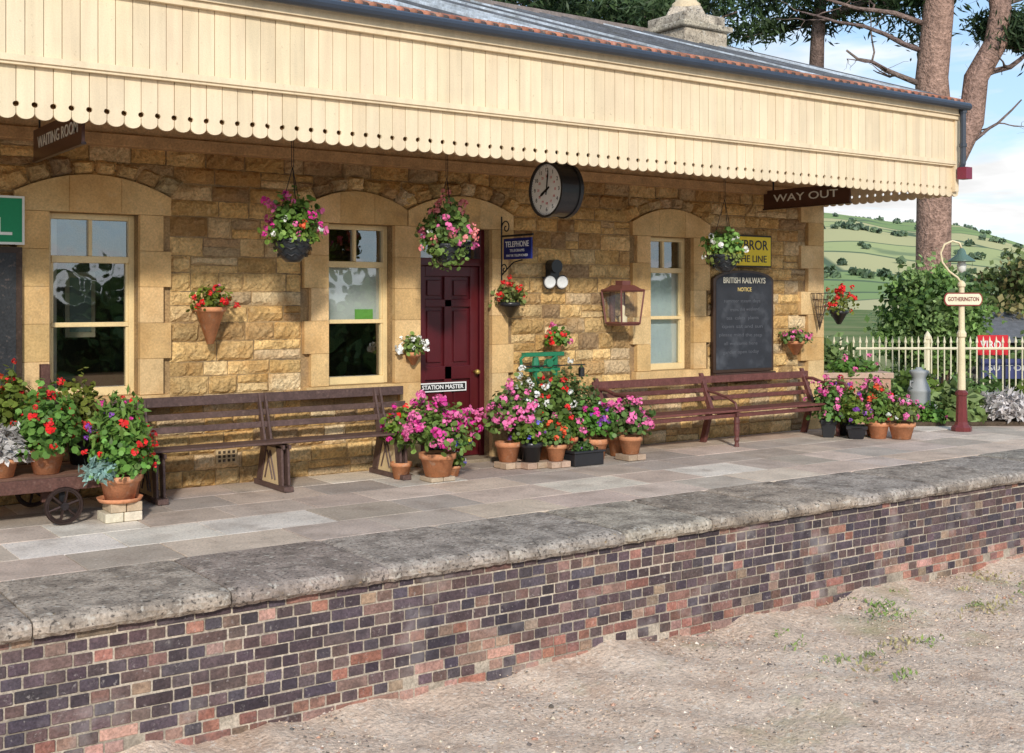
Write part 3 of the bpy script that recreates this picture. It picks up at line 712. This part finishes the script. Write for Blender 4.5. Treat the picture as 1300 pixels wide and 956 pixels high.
def plate(w,h,dep,col):
    pts=[]
    for a in range(-60,61,20): pts.append((w/2-h/2+h/2*math.cos(R(a))*1.0,h/2*math.sin(R(a))/math.sin(R(60))))
    for a in range(120,241,20): pts.append((-w/2+h/2+h/2*math.cos(R(a)),h/2*math.sin(R(a))/math.sin(R(60))))
    P=[tuple(c+gu*p[0]+Vector((0,0,p[1]))-gv*dep) for p in pts]; mb.poly(P,gv*.01,col)
plate(.50,.17,0,(.25,.03,.03)); plate(.47,.14,.004,(.80,.72,.52)); mb.obj('plate',M_plain,s_)
q=c-gv*.008; text('GOTHERINGTON',tuple(q),.075,(R(90),0,R(-35.4)),(.2,.02,.02),s_,width=.4,bold=.001)

e=empty('telephone_sign',(7.2,10,2.2)); mb=MB(); mb.box(7.19,7.21,9.78,10.27,2.12,2.34,(.012,.02,.16)); mb.obj('board',M_plain,e)
text('TELEPHONE',(7.187,10.025,2.275),.085,SIDE,(.85,.87,.9),e,width=.42,bold=.001); 
text('TELEGRAMS',(7.187,10.025,2.21),.04,SIDE,(.85,.87,.9),e,width=.26); text('MAY BE TELEPHONED',(7.187,10.025,2.158),.036,SIDE,(.85,.87,.9),e,width=.38)
mb=MB(); mb.tube([(7.2,9.76,2.37),(7.2,10.36,2.37)],.012,6,BLK); mb.tube([(7.2,10.33,1.88),(7.2,10.33,2.58)],.014,6,BLK)
def scroll(y0,z0,r,s=1): mb.tube([(7.2,y0+s*r*(1-k/22)*math.cos(k*.42),z0+r*(1-k/22)*math.sin(k*.42)) for k in range(20)],.007,5,BLK)
scroll(10.24,2.46,.08); scroll(10.27,2.02,.06); mb.tube([(7.2,10.33,1.95),(7.2,10.22,2.02),(7.2,10.1,2.09),(7.2,9.95,2.11)],.008,5,BLK); mb.obj('bracket',M_metal,e)
def hsign(name,txt,x,y0,y1,z0,z1,w,cy=None):
    e=empty(name,(x,(y0+y1)/2,z0)); mb=MB(); mb.box(x-.012,x+.012,y0,y1,z0,z1,(.085,.035,.024)); mb.box(x-.018,x+.018,y0-.01,y1+.01,z0-.02,z0-.001,(.06,.025,.016))
    for yy in (y0+.15,y1-.15): mb.box(x-.006,x+.006,yy-.01,yy+.01,z1,3.8,BLK)
    mb.obj('board',M_gloss,e); text(txt,(x-.014,cy or (y0+y1)/2,(z0+z1)/2),.13,SIDE,(.85,.82,.75),e,width=w,bold=.001)
hsign('waiting_room_sign','WAITING ROOM',2.42,8.75,10.15,2.84,3.08,1.15,9.42)
hsign('way_out_sign','WAY OUT',11.2,8.95,10.28,2.84,3.06,1.0)
cx,cy,cz=7.03,9.3,2.78; e=empty('station_clock',(cx,cy,cz)); mb=MB()
def ring(x0,x1,r0,r1,col,n=40):
    vs=[];fs=[]
    for (xx,rr_) in ((x0,r0),(x0,r1),(x1,r1),(x1,r0)):
        for j in range(n): a=2*math.pi*j/n; vs.append((xx,cy+rr_*math.sin(a),cz+rr_*math.cos(a)))
    for k in range(4):
        for j in range(n): fs.append((k*n+j,k*n+(j+1)%n,((k+1)%4)*n+(j+1)%n,((k+1)%4)*n+j))
    mb.add(vs,fs,col)
ring(cx-.02,cx+.03,.252,.275,BLK); ring(cx+.03,cx+.21,.2,.262,BLK); ring(cx+.21,cx+.25,.245,.275,BLK)
mb.tube([(cx+.12,cy,cz+.25),(cx+.12,cy,3.9)],.02,8,BLK); mb.obj('case',M_gloss,e,smooth=False); mb=MB()
mb.poly([(cx,cy+.254*math.sin(a),cz+.254*math.cos(a)) for a in np.linspace(0,2*math.pi,41)[:-1]],(.01,0,0),(.92,.92,.90))
mb.poly([(cx+.222,cy+.247*math.sin(a),cz+.247*math.cos(a)) for a in np.linspace(0,2*math.pi,41)[:-1]],(.01,0,0),(.86,.86,.84)); mb.obj('dial',M_plain,e)
for h in range(1,13):
    a=h*math.pi/6; text(str(h),(cx-.002,cy-.195*math.sin(a),cz+.195*math.cos(a)),.055,SIDE,(.02,.02,.02),e,'numeral',ext=.001)
    text(str(h+12),(cx-.002,cy-.135*math.sin(a),cz+.135*math.cos(a)),.034,SIDE,(.6,.02,.02),e,'numeral_24h',ext=.001)
mb=MB()
for k in range(60):
    a=k*math.pi/30; r0=.238 if k%5 else .230; mb.tube([(cx-.002,cy-r0*math.sin(a),cz+r0*math.cos(a)),(cx-.002,cy-.246*math.sin(a),cz+.246*math.cos(a))],.0016,4,(.02,.02,.02))
def hand(a,L,w):
    d=Vector((0,-math.sin(a),math.cos(a))); s=Vector((0,d.z,-d.y))*w; o_=Vector((cx-.008,cy,cz)); mb.poly([o_-d*.05-s,o_-d*.05+s,o_+d*L*.7+s*1.6,o_+d*L,o_+d*L*.7-s*1.6],(.003,0,0),(.02,.02,.02))
hand(R(8),.20,.006); hand(R(241),.13,.009); mb.obj('hands',M_plain,e)
e=empty('green_enamel_sign',(1.8,YW-.07,2.3)); mb=MB(); mb.box(1.1,2.37,YW-.10,YW-.07,2.15,2.55,(.85,.85,.8)); mb.box(1.12,2.35,YW-.104,YW-.099,2.17,2.53,(.015,.28,.12)); mb.obj('board',M_plain,e); text('ARRIVAL',(1.70,YW-.106,2.29),.2,FRONT,(.85,.87,.82),e,width=1.15,bold=.003)
e=empty('blackboard',(1.8,YW-.07,1.6)); mb=MB(); mb.box(1.15,2.35,YW-.11,YW-.065,.90,2.13,(.05,.03,.02)); mb.box(1.2,2.30,YW-.115,YW-.109,.95,2.08,(.03,.032,.035)); mb.obj('board',M_wood,e)
e=empty('railway_notice_blackboard',(10.8,YW-.07,1.4)); mb=MB(); YB=YW-.01
pts=[(10.30,YB-.10,.80),(11.36,YB-.10,.80)]+[(10.83+.53*math.cos(R(a)),YB-.10,1.93+.13*math.sin(R(a))) for a in range(0,181,12)]
mb.poly(pts,(0,.045,0),(.055,.03,.02)); mb.box(10.3,11.36,YB-.14,YB-.05,.74,.796,(.07,.04,.03)); mb.obj('board',M_gloss,e,bevel=.003)
mb=MB(); pts=[(10.34,YB-.105,.84),(11.32,YB-.105,.84)]+[(10.83+.49*math.cos(R(a)),YB-.105,1.91+.12*math.sin(R(a))) for a in range(0,181,12)]
mb.poly(pts,(0,.004,0),(.035,.038,.046))
M_chalk=CM('chalkboard_slate',.7,.2,4,.1,60,0,spec=.3,spots=[((.14,.15,.17),3.5,.5,.75,.6)]); mb.obj('slate',M_chalk,e)
text('BRITISH RAILWAYS',(10.83,YB-.107,1.93),.10,FRONT,(.8,.75,.6),e,width=.74,bold=.001); text('NOTICE',(10.83,YB-.107,1.82),.07,FRONT,(.8,.6,.2),e,width=.24)
words=['summer steam days','trains this weekend','tea  cakes  plants','open sat and sun','please mind the step','all welcome here','garden open today']
for i,s in enumerate(words): text(s,(10.80+U(-.04,.04),YB-.1065,1.68-i*.105),.06,(R(90),R(U(-1.2,1.2)),0),(.10,.105,.12),e,'chalk_writing',width=U(.5,.82),ext=.0005)
e=empty('yellow_enamel_sign',(10.8,YW-.07,2.3)); mb=MB(); mb.box(10.28,11.34,YW-.095,YW-.065,2.10,2.50,(.03,.025,.02)); mb.box(10.30,11.32,YW-.10,YW-.094,2.12,2.48,(.88,.66,.04)); mb.obj('board',M_plain,e,bevel=.003)
text('FERRYBROR',(10.81,YW-.102,2.37),.17,FRONT,(.02,.02,.02),e,width=.9,bold=.002); text('ON THE LINE',(10.85,YW-.102,2.20),.12,FRONT,(.02,.02,.02),e,width=.78,bold=.001)
e=empty('twin_security_light',(7.86,YW-.1,1.95)); mb=MB(); mb.box(7.80,7.92,YW-.13,YW-.04,1.93,2.07,BLK); 
mb.tube([(7.86,YW-.05,2.06),(7.86,YW-.17,2.06)],.075,14,BLK); mb.box(7.74,7.98,YW-.09,YW-.06,1.92,1.945,BLK)
for xx in (7.79,7.96): mb.tube([(xx,YW-.06,1.90),(xx-.005,YW-.13,1.888)],[.04,.082],18,BLK)
mb.obj('housing',M_gloss,e)
mb=MB()
for xx in (7.785,7.955): mb.tube([(xx,YW-.12,1.889),(xx-.003,YW-.15,1.885),(xx-.006,YW-.162,1.883)],[.068,.068,.055],18,(.80,.81,.80))
mb.obj('lamp_heads',M_gloss,e,smooth=False)
e=empty('wall_lantern',(8.75,10.18,1.6)); mb=MB(); LC2=(.17,.06,.05)
def rect(z,w): return [(8.75-w,10.15-w,z),(8.75+w,10.15-w,z),(8.75+w,10.15+w,z),(8.75-w,10.15+w,z)]
b0=rect(1.43,.135); b1=rect(1.80,.17); b2=rect(1.86,.09)
for i in range(4):
    mb.tube([b0[i],b1[i]],.013,4,LC2); mb.tube([b0[i],b0[(i+1)%4]],.015,4,LC2); mb.tube([b1[i],b1[(i+1)%4]],.016,4,LC2)
mb.add(b1+b2,[(0,1,5,4),(1,2,6,5),(2,3,7,6),(3,0,4,7),(4,5,6,7)],LC2); mb.box(8.69,8.81,10.09,10.21,1.861,1.91,LC2); mb.box(8.62,8.88,10.02,10.28,1.405,1.42,LC2)
mb.box(8.72,8.78,10.32,YW-.03,1.40,1.85,LC2); mb.obj('frame',M_gloss,e); mb=MB(); mb.add(b0+b1,[(0,1,5,4),(1,2,6,5),(2,3,7,6),(3,0,4,7)],(1,1,1)); mb.obj('glass',M_glass2,e)
mb=MB(); mb.lathe(8.75,10.15,[(.05,1.435),(.05,1.5),(.02,1.52),(.025,1.62),(0,1.64)],12,(.75,.65,.45)); mb.obj('burner',M_plain,e,smooth=True)

def benchA():
    e=empty('platform_bench',(4.5,9.9,0)); mb=MB(); c=(.115,.07,.06)
    X0,X1=3.05,5.92
    for i in range(4): yy=9.66+i*.105; mb.box(X0,X1,yy,yy+.088,.415+(.01 if i==0 else 0)-.006*i,.445-.006*i,jit(c,.15))
    for zz,h,yy in ((.53,.055,10.11),(.64,.055,10.15),(.755,.085,10.19)): mb.box(X0,X1,yy,yy+.03,zz,zz+h,jit(c,.15))
    for lx_ in (3.3,4.42,5.62):
        mb.box(lx_-.045,lx_+.045,9.60,10.27,.003,.05,c)
        for dx in (-.04,.02):
            x=lx_+dx
            mb.poly([(x,9.66,.05),(x,9.74,.05),(x,9.80,.40),(x,9.68,.40)],(.022,0,0),c)
            mb.poly([(x,10.12,.05),(x,10.22,.05),(x,10.12,.40),(x,10.00,.40)],(.022,0,0),c)
            mb.poly([(x,10.02,.36),(x,10.12,.36),(x,10.225,.84),(x,10.18,.84)],(.022,0,0),c)
            mb.box(x,x+.022,9.64,10.1,.375,.413,c)
    mb.obj('slats_and_frame',M_wood,e,bevel=.004)
    mb=MB()
    for lx_ in (3.3,4.42,5.62):
        mb.poly([(lx_-.03,9.745,.05),(lx_-.03,10.115,.05),(lx_-.03,10.0,.373),(lx_-.03,9.80,.373)],(.015,0,0),(.70,.53,.30))
    mb.obj('leg_panel',M_paint,e); mb=MB()
    for lx_ in (3.3,4.42,5.62):
        for a,b in (((9.82,.09),(9.93,.34)),((9.93,.34),(10.04,.09)),((9.88,.09),(9.99,.34))): mb.tube([(lx_-.035,a[0],a[1]),(lx_-.035,b[0],b[1])],.008,5,c)
    mb.obj('fretwork',M_wood,e)
benchA()
def benchB():
    e=empty('platform_bench',(10,9.9,0)); mb=MB(); c=(.15,.055,.047)
    X0,X1=8.30,11.85
    for i in range(5): yy=9.56+i*.09; mb.box(X0,X1,yy,yy+.078,.405-.004*i,.43-.004*i,jit(c,.15))
    for zz,h,yy in ((.50,.05,10.07),(.60,.05,10.10),(.70,.085,10.13)): mb.box(X0,X1,yy,yy+.03,zz,zz+h,jit(c,.15))
    for lx_ in (8.38,10.0,11.78):
        mb.poly([(lx_-.03,10.10,.003),(lx_-.03,10.18,.003),(lx_-.03,10.06,.42),(lx_-.03,10.20,.82),(lx_-.03,10.16,.82),(lx_-.03,9.98,.42)],(.05,0,0),c)
        mb.box(lx_-.03,lx_+.03,9.56,10.03,.35,.40,c); mb.box(X0+.1,X1-.1,9.60,9.63,.34,.385,c) if lx_<9 else None
        mb.lathe(lx_,9.60,[(.03,.003),(.022,.05),(.032,.08),(.024,.11),(.035,.2),(.03,.26),(.036,.28),(.03,.35)],10,c)
        if lx_!=10.0:
            mb.lathe(lx_,9.60,[(.03,.43),(.018,.47),(.03,.53),(.018,.6),(.025,.65)],10,c)
            arm=[(lx_,10.14,.70),(lx_,10.0,.70),(lx_,9.85,.66),(lx_,9.7,.655),(lx_,9.58,.67),(lx_,9.50,.66),(lx_,9.47,.62),(lx_,9.50,.585),(lx_,9.54,.60)]
            mb.tube(arm,[.022]*6+[.024,.022,.014],8,c)
        else:
            mb.tube([(lx_,10.14,.62),(lx_,9.95,.60),(lx_,9.75,.56),(lx_,9.62,.50),(lx_,9.60,.43)],.016,8,c)
    mb.obj('slats_and_frame',M_wood,e,bevel=.004)
benchB()
e=empty('luggage_barrow',(1.6,9.6,0)); mb=MB(); c=(.12,.055,.042)
for i in range(6): mb.box(.4,2.72,9.24+i*.145,9.24+i*.145+.138,.32,.357,jit((.22,.12,.085),.2))
mb.box(.35,2.76,9.205,9.235,.26,.36,c); mb.box(.35,2.76,10.12,10.15,.26,.36,c); mb.box(2.73,2.77,9.236,10.119,.26,.355,c); mb.box(2.45,2.53,9.24,10.12,.24,.315,c); mb.box(1,1.08,9.24,10.12,.24,.315,c)
mb.box(2.40,2.47,9.86,9.93,.36,1.18,c); mb.box(2.28,2.34,9.35,9.40,.16,.315,c) 
mb.tube([(2.43,9.89,1.15),(2.46,9.89,1.05),(2.52,9.89,.9),(2.53,9.89,.7),(2.50,9.89,.5)],.022,6,c)
mb.obj('deck',M_wood,e,bevel=.005); mb=MB()
for wx in (1.05,2.40):
    for wy in (9.19,10.12):
        zc_=.147
        for rr_,tr in ((.13,.014),(.115,.008)):
            mb.tube([(wx+rr_*math.cos(a),wy,zc_+rr_*math.sin(a)) for a in np.linspace(0,2*math.pi,29)],tr,6,(.05,.03,.025))
        for k in range(6): a=k*math.pi/3+.3; mb.tube([(wx,wy,zc_),(wx+.12*math.cos(a),wy,zc_+.12*math.sin(a))],[.014,.009],6,(.05,.03,.025))
        mb.tube([(wx,wy-.03,zc_),(wx,wy+.03,zc_)],.03,10,(.04,.03,.03))
    mb.tube([(wx,9.2,.147),(wx,10.1,.147)],.012,6,BLK)
    for wy in (9.24,10.08): mb.box(wx-.02,wx+.02,wy,wy+.02,.14,.28,BLK)
mb.obj('wheels',M_metal,e)
e=empty('platform_weighing_scale',(7.6,10.05,0)); mb=MB(); gc=(.02,.19,.09)
mb.box(7.42,7.82,9.95,10.25,.003,.10,gc)
mb.lathe(7.50,10.12,[(.06,.1),(.045,.15),(.03,.5),(.035,.9),(.045,1.0),(.03,1.085)],12,gc); mb.lathe(7.76,10.12,[(.04,.1),(.03,.15),(.025,.5),(.03,.9),(.035,1.085)],12,gc)
mb.box(7.34,7.86,10.08,10.16,1.09,1.135,gc); mb.box(7.38,7.80,10.075,10.165,.93,.965,gc); mb.box(7.36,7.9,10.09,10.15,.80,.83,gc)
mb.tube([(7.30,10.1,1.00),(7.29,10.1,1.07),(7.34,10.1,1.11)],.018,6,gc); mb.tube([(7.52,10.07,.96),(7.74,10.07,1.09)],.014,6,gc); mb.tube([(7.63,10.03,1.02),(7.63,10.09,1.02)],.045,14,gc)
mb.tube([(7.3,10.05,.99),(8.12,10.05,.99)],.009,6,BLK); mb.lathe(8.07,10.05,[(.035,.86),(.035,.95),(.01,.98)],10,BLK); mb.obj('scale_frame',M_gloss,e,bevel=.004)
potted('potted_geranium',7.80,10.13,1.137,.06,.08,TC,.14,.18,LG,160,[(RED,9),(PINK,3)],.02)

e=empty('shed',GP(3.6,6)); mb=MB(); Mt=Matrix.Translation(Vector(GP(4.3,6.0,-1.0)))@Matrix.Rotation(R(-35.4),4,'Z')
mb.box(-1.2,4,0,2.5,0,2.0,(.10,.09,.085),Mt); 
P=[Mt@Vector(p) for p in ((-1.35,-.2,1.95),(-1.35,1.25,2.45),(-1.35,2.7,1.95),(-1.35,2.7,1.9),(-1.35,1.25,2.4),(-1.35,-.2,1.9))]
mb.poly(P,(Mt.to_3x3()@Vector((5.5,0,0))),(.16,.16,.17))
for i in range(20): mb.box(-1.2+i*.26,-1.19+i*.26,-.02,0,0,2,(.06,.055,.05),Mt)
mb.obj('shed_body',M_wood,e)
e=empty('red_enamel_sign',GP(2.05,1.8,.9)); mb=MB(); Mt=Matrix.Translation(Vector(GP(2.05,1.8,0)))@Matrix.Rotation(R(-35.4),4,'Z')
mb.box(-.23,.23,0,.02,.86,1.16,(.6,.02,.03),Mt); mb.box(-.2,-.17,.02,.05,0,.9,BLK,Mt); mb.box(.17,.2,.02,.05,0,.9,BLK,Mt); mb.obj('board',M_plain,e); text('VIROL',tuple(Mt@Vector((0,-.004,1.01))),.17,(R(90),0,R(-35.4)),(.8,.8,.8),e,width=.38,bold=.002)
e=empty('blue_enamel_sign',GP(2.5,1.8,.6)); mb=MB(); Mt=Matrix.Translation(Vector(GP(2.35,1.85,0)))@Matrix.Rotation(R(-35.4),4,'Z')
mb.box(-.45,.5,0,.02,.50,.80,(.05,.06,.17),Mt); mb.box(-.4,-.37,.02,.05,0,.5,BLK,Mt); mb.box(.42,.45,.02,.05,0,.5,BLK,Mt); mb.obj('board',M_plain,e); text('SUTTONS',tuple(Mt@Vector((0,-.004,.66))),.12,(R(90),0,R(-35.4)),(.6,.6,.6),e,width=.7,bold=.001)

# ================================================================== TREES
def tree_foliage(mb,clumps,nper,size,asp,cols,spread,zs=.55):
    Cs=[];Ks=[]
    for (c,s) in clumps:
        P=rng.normal(size=(nper,3))*np.array([spread,spread,spread*zs])*s+np.array(c)
        col=np.array(random.choice(cols))*U(.6,1.4)
        Cs.append(P); Ks.append(col*rng.uniform(.7,1.3,(nper,1)))
    mb.leaves(np.concatenate(Cs),size,np.concatenate(Ks),asp=asp,n=4)
def bend(p0,p1,n,w):
    p0=Vector(p0);p1=Vector(p1); out=[]; o1=Vector((0,0,0))
    for i in range(n+1):
        if 0<i: o1+=Vector((U(-w,w),U(-w,w),U(-w,w)*.7))
        out.append(p0.lerp(p1,i/n)+o1)
    return out
def add_branch(mb,p0,p1,r0,col,clumps,depth,w=.12,leafy=True,fan=3):
    L=(Vector(p1)-Vector(p0)).length; pts=bend(p0,p1,6,w*L*.35)
    mb.tube(pts,[r0*(1-.7*i/6) for i in range(7)],7,jit(col,.15))
    if depth>0:
        for k in range(fan):
            i=random.randint(2,6); d=Vector((U(-1,1),U(-1,1),U(-.35,.7))).normalized()*L*U(.35,.6)
            add_branch(mb,pts[i],pts[i]+d,r0*(1-.7*i/6)*.6,col,clumps,depth-1,w,leafy,fan)
    if leafy and depth<=1:
        for i in (3,4,5,6): clumps.append((tuple(pts[i]+Vector((U(-.2,.2),U(-.2,.2),U(0,.2)))),U(.7,1.2)))
PB=(.38,.24,.185); NG=[(.055,.095,.04),(.08,.125,.05),(.045,.075,.035)]
e=empty('scots_pine_tree',(20.9,14.6,0)); bx,by=20.9,14.6
def TP(s,z,v=0): return (bx+gu.x*s+gv.x*v,by+gu.y*s+gv.y*v,z)
mb=MB(); cl=[]
mb.tube([TP(.05,-1.1),TP(.0,1),TP(-.02,2.5),TP(.0,3.8),TP(.0,5),TP(-.05,6.2),TP(.08,7.5),TP(.15,9),TP(-.3,11.5),TP(-.5,14)],[.42,.36,.34,.34,.37,.32,.30,.27,.2,.08],14,PB)
mb.tube([TP(.1,3.9),TP(.4,4.6),TP(.75,5.3),TP(.85,6.2),TP(1.25,6.9),TP(1.35,7.6),TP(1.2,8.6),TP(1.6,10),TP(1.9,12)],[.2,.26,.25,.24,.23,.21,.19,.15,.05],12,jit(PB,.1))
for (s0,z0,s1,z1,v,r_,lf) in ((-.1,6.0,-1.9,6.9,-.3,.07,0),(-.1,6.7,-2.3,7.3,.3,.06,0),(-.2,7.3,-2.6,7.9,0,.06,0),(.85,6.2,2.2,7.2,.2,.07,0),(1.3,7.2,2.6,6.3,-.2,.06,1),(1.3,7.6,2.7,8.3,.2,.06,0),(1.3,7.0,2.4,6.9,.5,.05,1),(.4,4.7,1.6,5.9,.2,.05,0)):
    add_branch(mb,TP(s0,z0),TP(s1,z1,v),r_,(.22,.16,.14),cl,2,.2,lf==1,3)
for k in range(9):
    z0=U(10.5,13.5); a=U(0,6.3); add_branch(mb,TP(0,z0),TP(math.cos(a)*2.4,z0+U(.6,1.6),math.sin(a)*2.4),.08,(.3,.2,.16),cl,1)
mb.obj('trunk_and_limbs',M_bark,e,smooth=True); mb=MB(); tree_foliage(mb,cl,90,.022,4.5,NG,.2); mb.obj('needle_crown',M_leaf,e)
def pine(x,y,h,lean,seed,zc0,n=9,spread=3.2,cols=NG,per=90):
    random.seed(seed); e=empty('pine_tree',(x,y,0)); mb=MB(); cl=[]
    tr=[(x+gu.x*lean*(k/8)**1.3+U(-.1,.1),y+gu.y*lean*(k/8)**1.3,-1.1+(h+1)*k/8) for k in range(9)]
    mb.tube(tr,[.32*(1-.8*k/8) for k in range(9)],10,(.20,.14,.12))
    for k in range(n):
        f=U(zc0,1); i=min(7,int(f*8)); p=Vector(tr[i]).lerp(Vector(tr[i+1]),f*8-i); a=k*2.4+U(-.4,.4)
        L=spread*(1-.45*(f-zc0)/(1-zc0))*U(.7,1.1); add_branch(mb,p,p+Vector((math.cos(a)*L,math.sin(a)*L,U(-.2,1.0))),.07,(.17,.13,.11),cl,1,.15,True,4)
    mb.obj('trunk_and_limbs',M_bark,e,smooth=True); mb=MB(); tree_foliage(mb,cl,per,.028,4.2,cols,.30); mb.obj('needle_crown',M_leaf,e)
pine(21.0,18.3,13,1.0,3,.62,16,3.2)
pine(18.0,20.7,13,-.5,5,.55,18,3.6)
pine(17.8,25.5,14,.3,9,.52,20,4.4,[(.09,.15,.05),(.12,.18,.06),(.06,.10,.04)])
random.seed(21)
def bush(name,c,r,rz,cols,nclump,per,ls,asp=1.4,ry=None):
    e=empty(name,(c[0],c[1],0)); mb=MB(); cl=[]
    for k in range(nclump):
        d=Vector((random.gauss(0,1),random.gauss(0,1),random.gauss(0,1))).normalized(); q=U(.5,1.0)
        cl.append(((c[0]+d.x*r*q,c[1]+d.y*(ry or r)*q,c[2]+d.z*rz*q),U(.7,1.3)))
    tree_foliage(mb,cl,per,ls,asp,cols,.13*max(r,1),.9); mb.obj('crown',M_leaf,e); mb=MB()
    for k in range(6): mb.tube([(c[0]+U(-.1,.1),c[1]+U(-.1,.1),-1.05),(c[0]+U(-.5,.5)*r,c[1]+U(-.5,.5)*r,c[2]+U(0,.4))],[.05,.015],6,(.15,.1,.07))
    mb.obj('stems',M_bark,e)
BG=[(.16,.27,.07),(.21,.33,.09),(.10,.18,.045),(.25,.36,.12)]
bush('garden_bush',(18.24,12.8,1.25),.95,1.0,BG,170,70,.042)
bush('garden_bush',(22.4,13.3,1.6),1.2,1.15,[(.16,.21,.07),(.26,.22,.09),(.12,.16,.05)],150,60,.05)
bush('garden_bush',(24.5,12.2,1.4),1.3,1.2,[(.14,.21,.07),(.10,.15,.05)],120,60,.06)
bush('garden_bush',(16.6,14.0,-.3),1.3,.75,[(.15,.23,.07),(.19,.27,.09)],100,60,.045)
bush('garden_bush',(15.2,14.8,-.4),1.2,.75,[(.20,.28,.10),(.15,.23,.07)],100,60,.045)
bush('garden_bush',(20.5,11.5,-.1),1.6,.9,[(.14,.22,.06),(.18,.26,.08)],120,60,.055)
e=empty('reflection_hedge',(5,-12,0)); mb=MB(); n=6000  # unseen hedge added behind the camera to give the window glass a reflection
P=np.stack([rng.uniform(-30,40,n),-12+rng.normal(size=n)*.6,rng.uniform(-1,2.2,n)+.5*np.sin(rng.uniform(0,6,n))],-1)
mb.leaves(P,.28,np.array((.12,.19,.06))*rng.uniform(.5,1.5,(n,1)),n=5); mb.box(-30,40,-12.6,-11.8,-1.05,1.8,(.03,.05,.02)); mb.obj('reflection_hedge_leaves',M_leaf,e)

# ================================================================== LIGHT / WORLD / CAMERA
SE,SA=26,209
w=bpy.data.worlds.new('World'); scene.world=w; w.use_nodes=True; t=w.node_tree; t.nodes.clear()
o=t.nodes.new('ShaderNodeOutputWorld'); bg=t.nodes.new('ShaderNodeBackground'); t.links.new(bg.outputs[0],o.inputs[0]); bg.inputs[1].default_value=.15
sk=t.nodes.new('ShaderNodeTexSky'); sk.sky_type='NISHITA'; sk.sun_disc=False; sk.sun_elevation=R(SE); sk.sun_rotation=R(SA); sk.air_density=1.0; sk.dust_density=.4
tc=t.nodes.new('ShaderNodeTexCoord'); sx=t.nodes.new('ShaderNodeSeparateXYZ'); t.links.new(tc.outputs['Generated'],sx.inputs[0])
zz=math_n(t,'ADD',math_n(t,'MAXIMUM',sx.outputs[2],0.0),.13)
cb=t.nodes.new('ShaderNodeCombineXYZ'); t.links.new(math_n(t,'DIVIDE',sx.outputs[0],zz),cb.inputs[0]); t.links.new(math_n(t,'DIVIDE',sx.outputs[1],zz),cb.inputs[1]); cb.inputs[2].default_value=1.3
nf=noise(t,cb.outputs[0],.9,6,.58,.3)
lim=mrange(t,sx.outputs[2],.04,.30,.0,.07); nf=math_n(t,'SUBTRACT',nf,lim)
f=mrange(t,nf,.43,.55,0,1)
sh=mrange(t,noise(t,cb.outputs[0],3.0,4,.5),.3,.7,5.6,7.8)
cv=t.nodes.new('ShaderNodeCombineXYZ'); [t.links.new(sh,cv.inputs[i]) for i in range(3)]
hz=mrange(t,sx.outputs[2],0,.08,.4,0); f2=math_n(t,'MAXIMUM',f,hz)
blue=vscale(t,sk.outputs[0],mrange(t,sx.outputs[2],0,.5,1.3,1.5))
blue=mix(t,.6,blue,(2.7,4.2,6.2))
t.links.new(mix(t,f2,blue,cv.outputs[0]),bg.inputs[0])
sd=bpy.data.lights.new('sun','SUN'); sd.energy=3.1; sd.angle=R(4); sd.color=(1,.95,.86); so=bpy.data.objects.new('sun',sd); scene.collection.objects.link(so)
d=Vector((math.sin(R(SA))*math.cos(R(SE)),math.cos(R(SA))*math.cos(R(SE)),math.sin(R(SE)))); so.rotation_euler=d.to_track_quat('Z','Y').to_euler(); so.location=(0,-20,30)
cd=bpy.data.cameras.new('camera'); cam=bpy.data.objects.new('camera',cd); scene.collection.objects.link(cam); scene.camera=cam
cam.location=(0,0,1.7); cam.rotation_euler=(R(90),0,R(-35.4)); cd.sensor_width=36; cd.lens=41.54; cd.shift_y=-.0754; cd.clip_end=9000; cd.clip_start=.05
scene.view_settings.view_transform='Standard'; scene.view_settings.look='None'; scene.view_settings.exposure=0
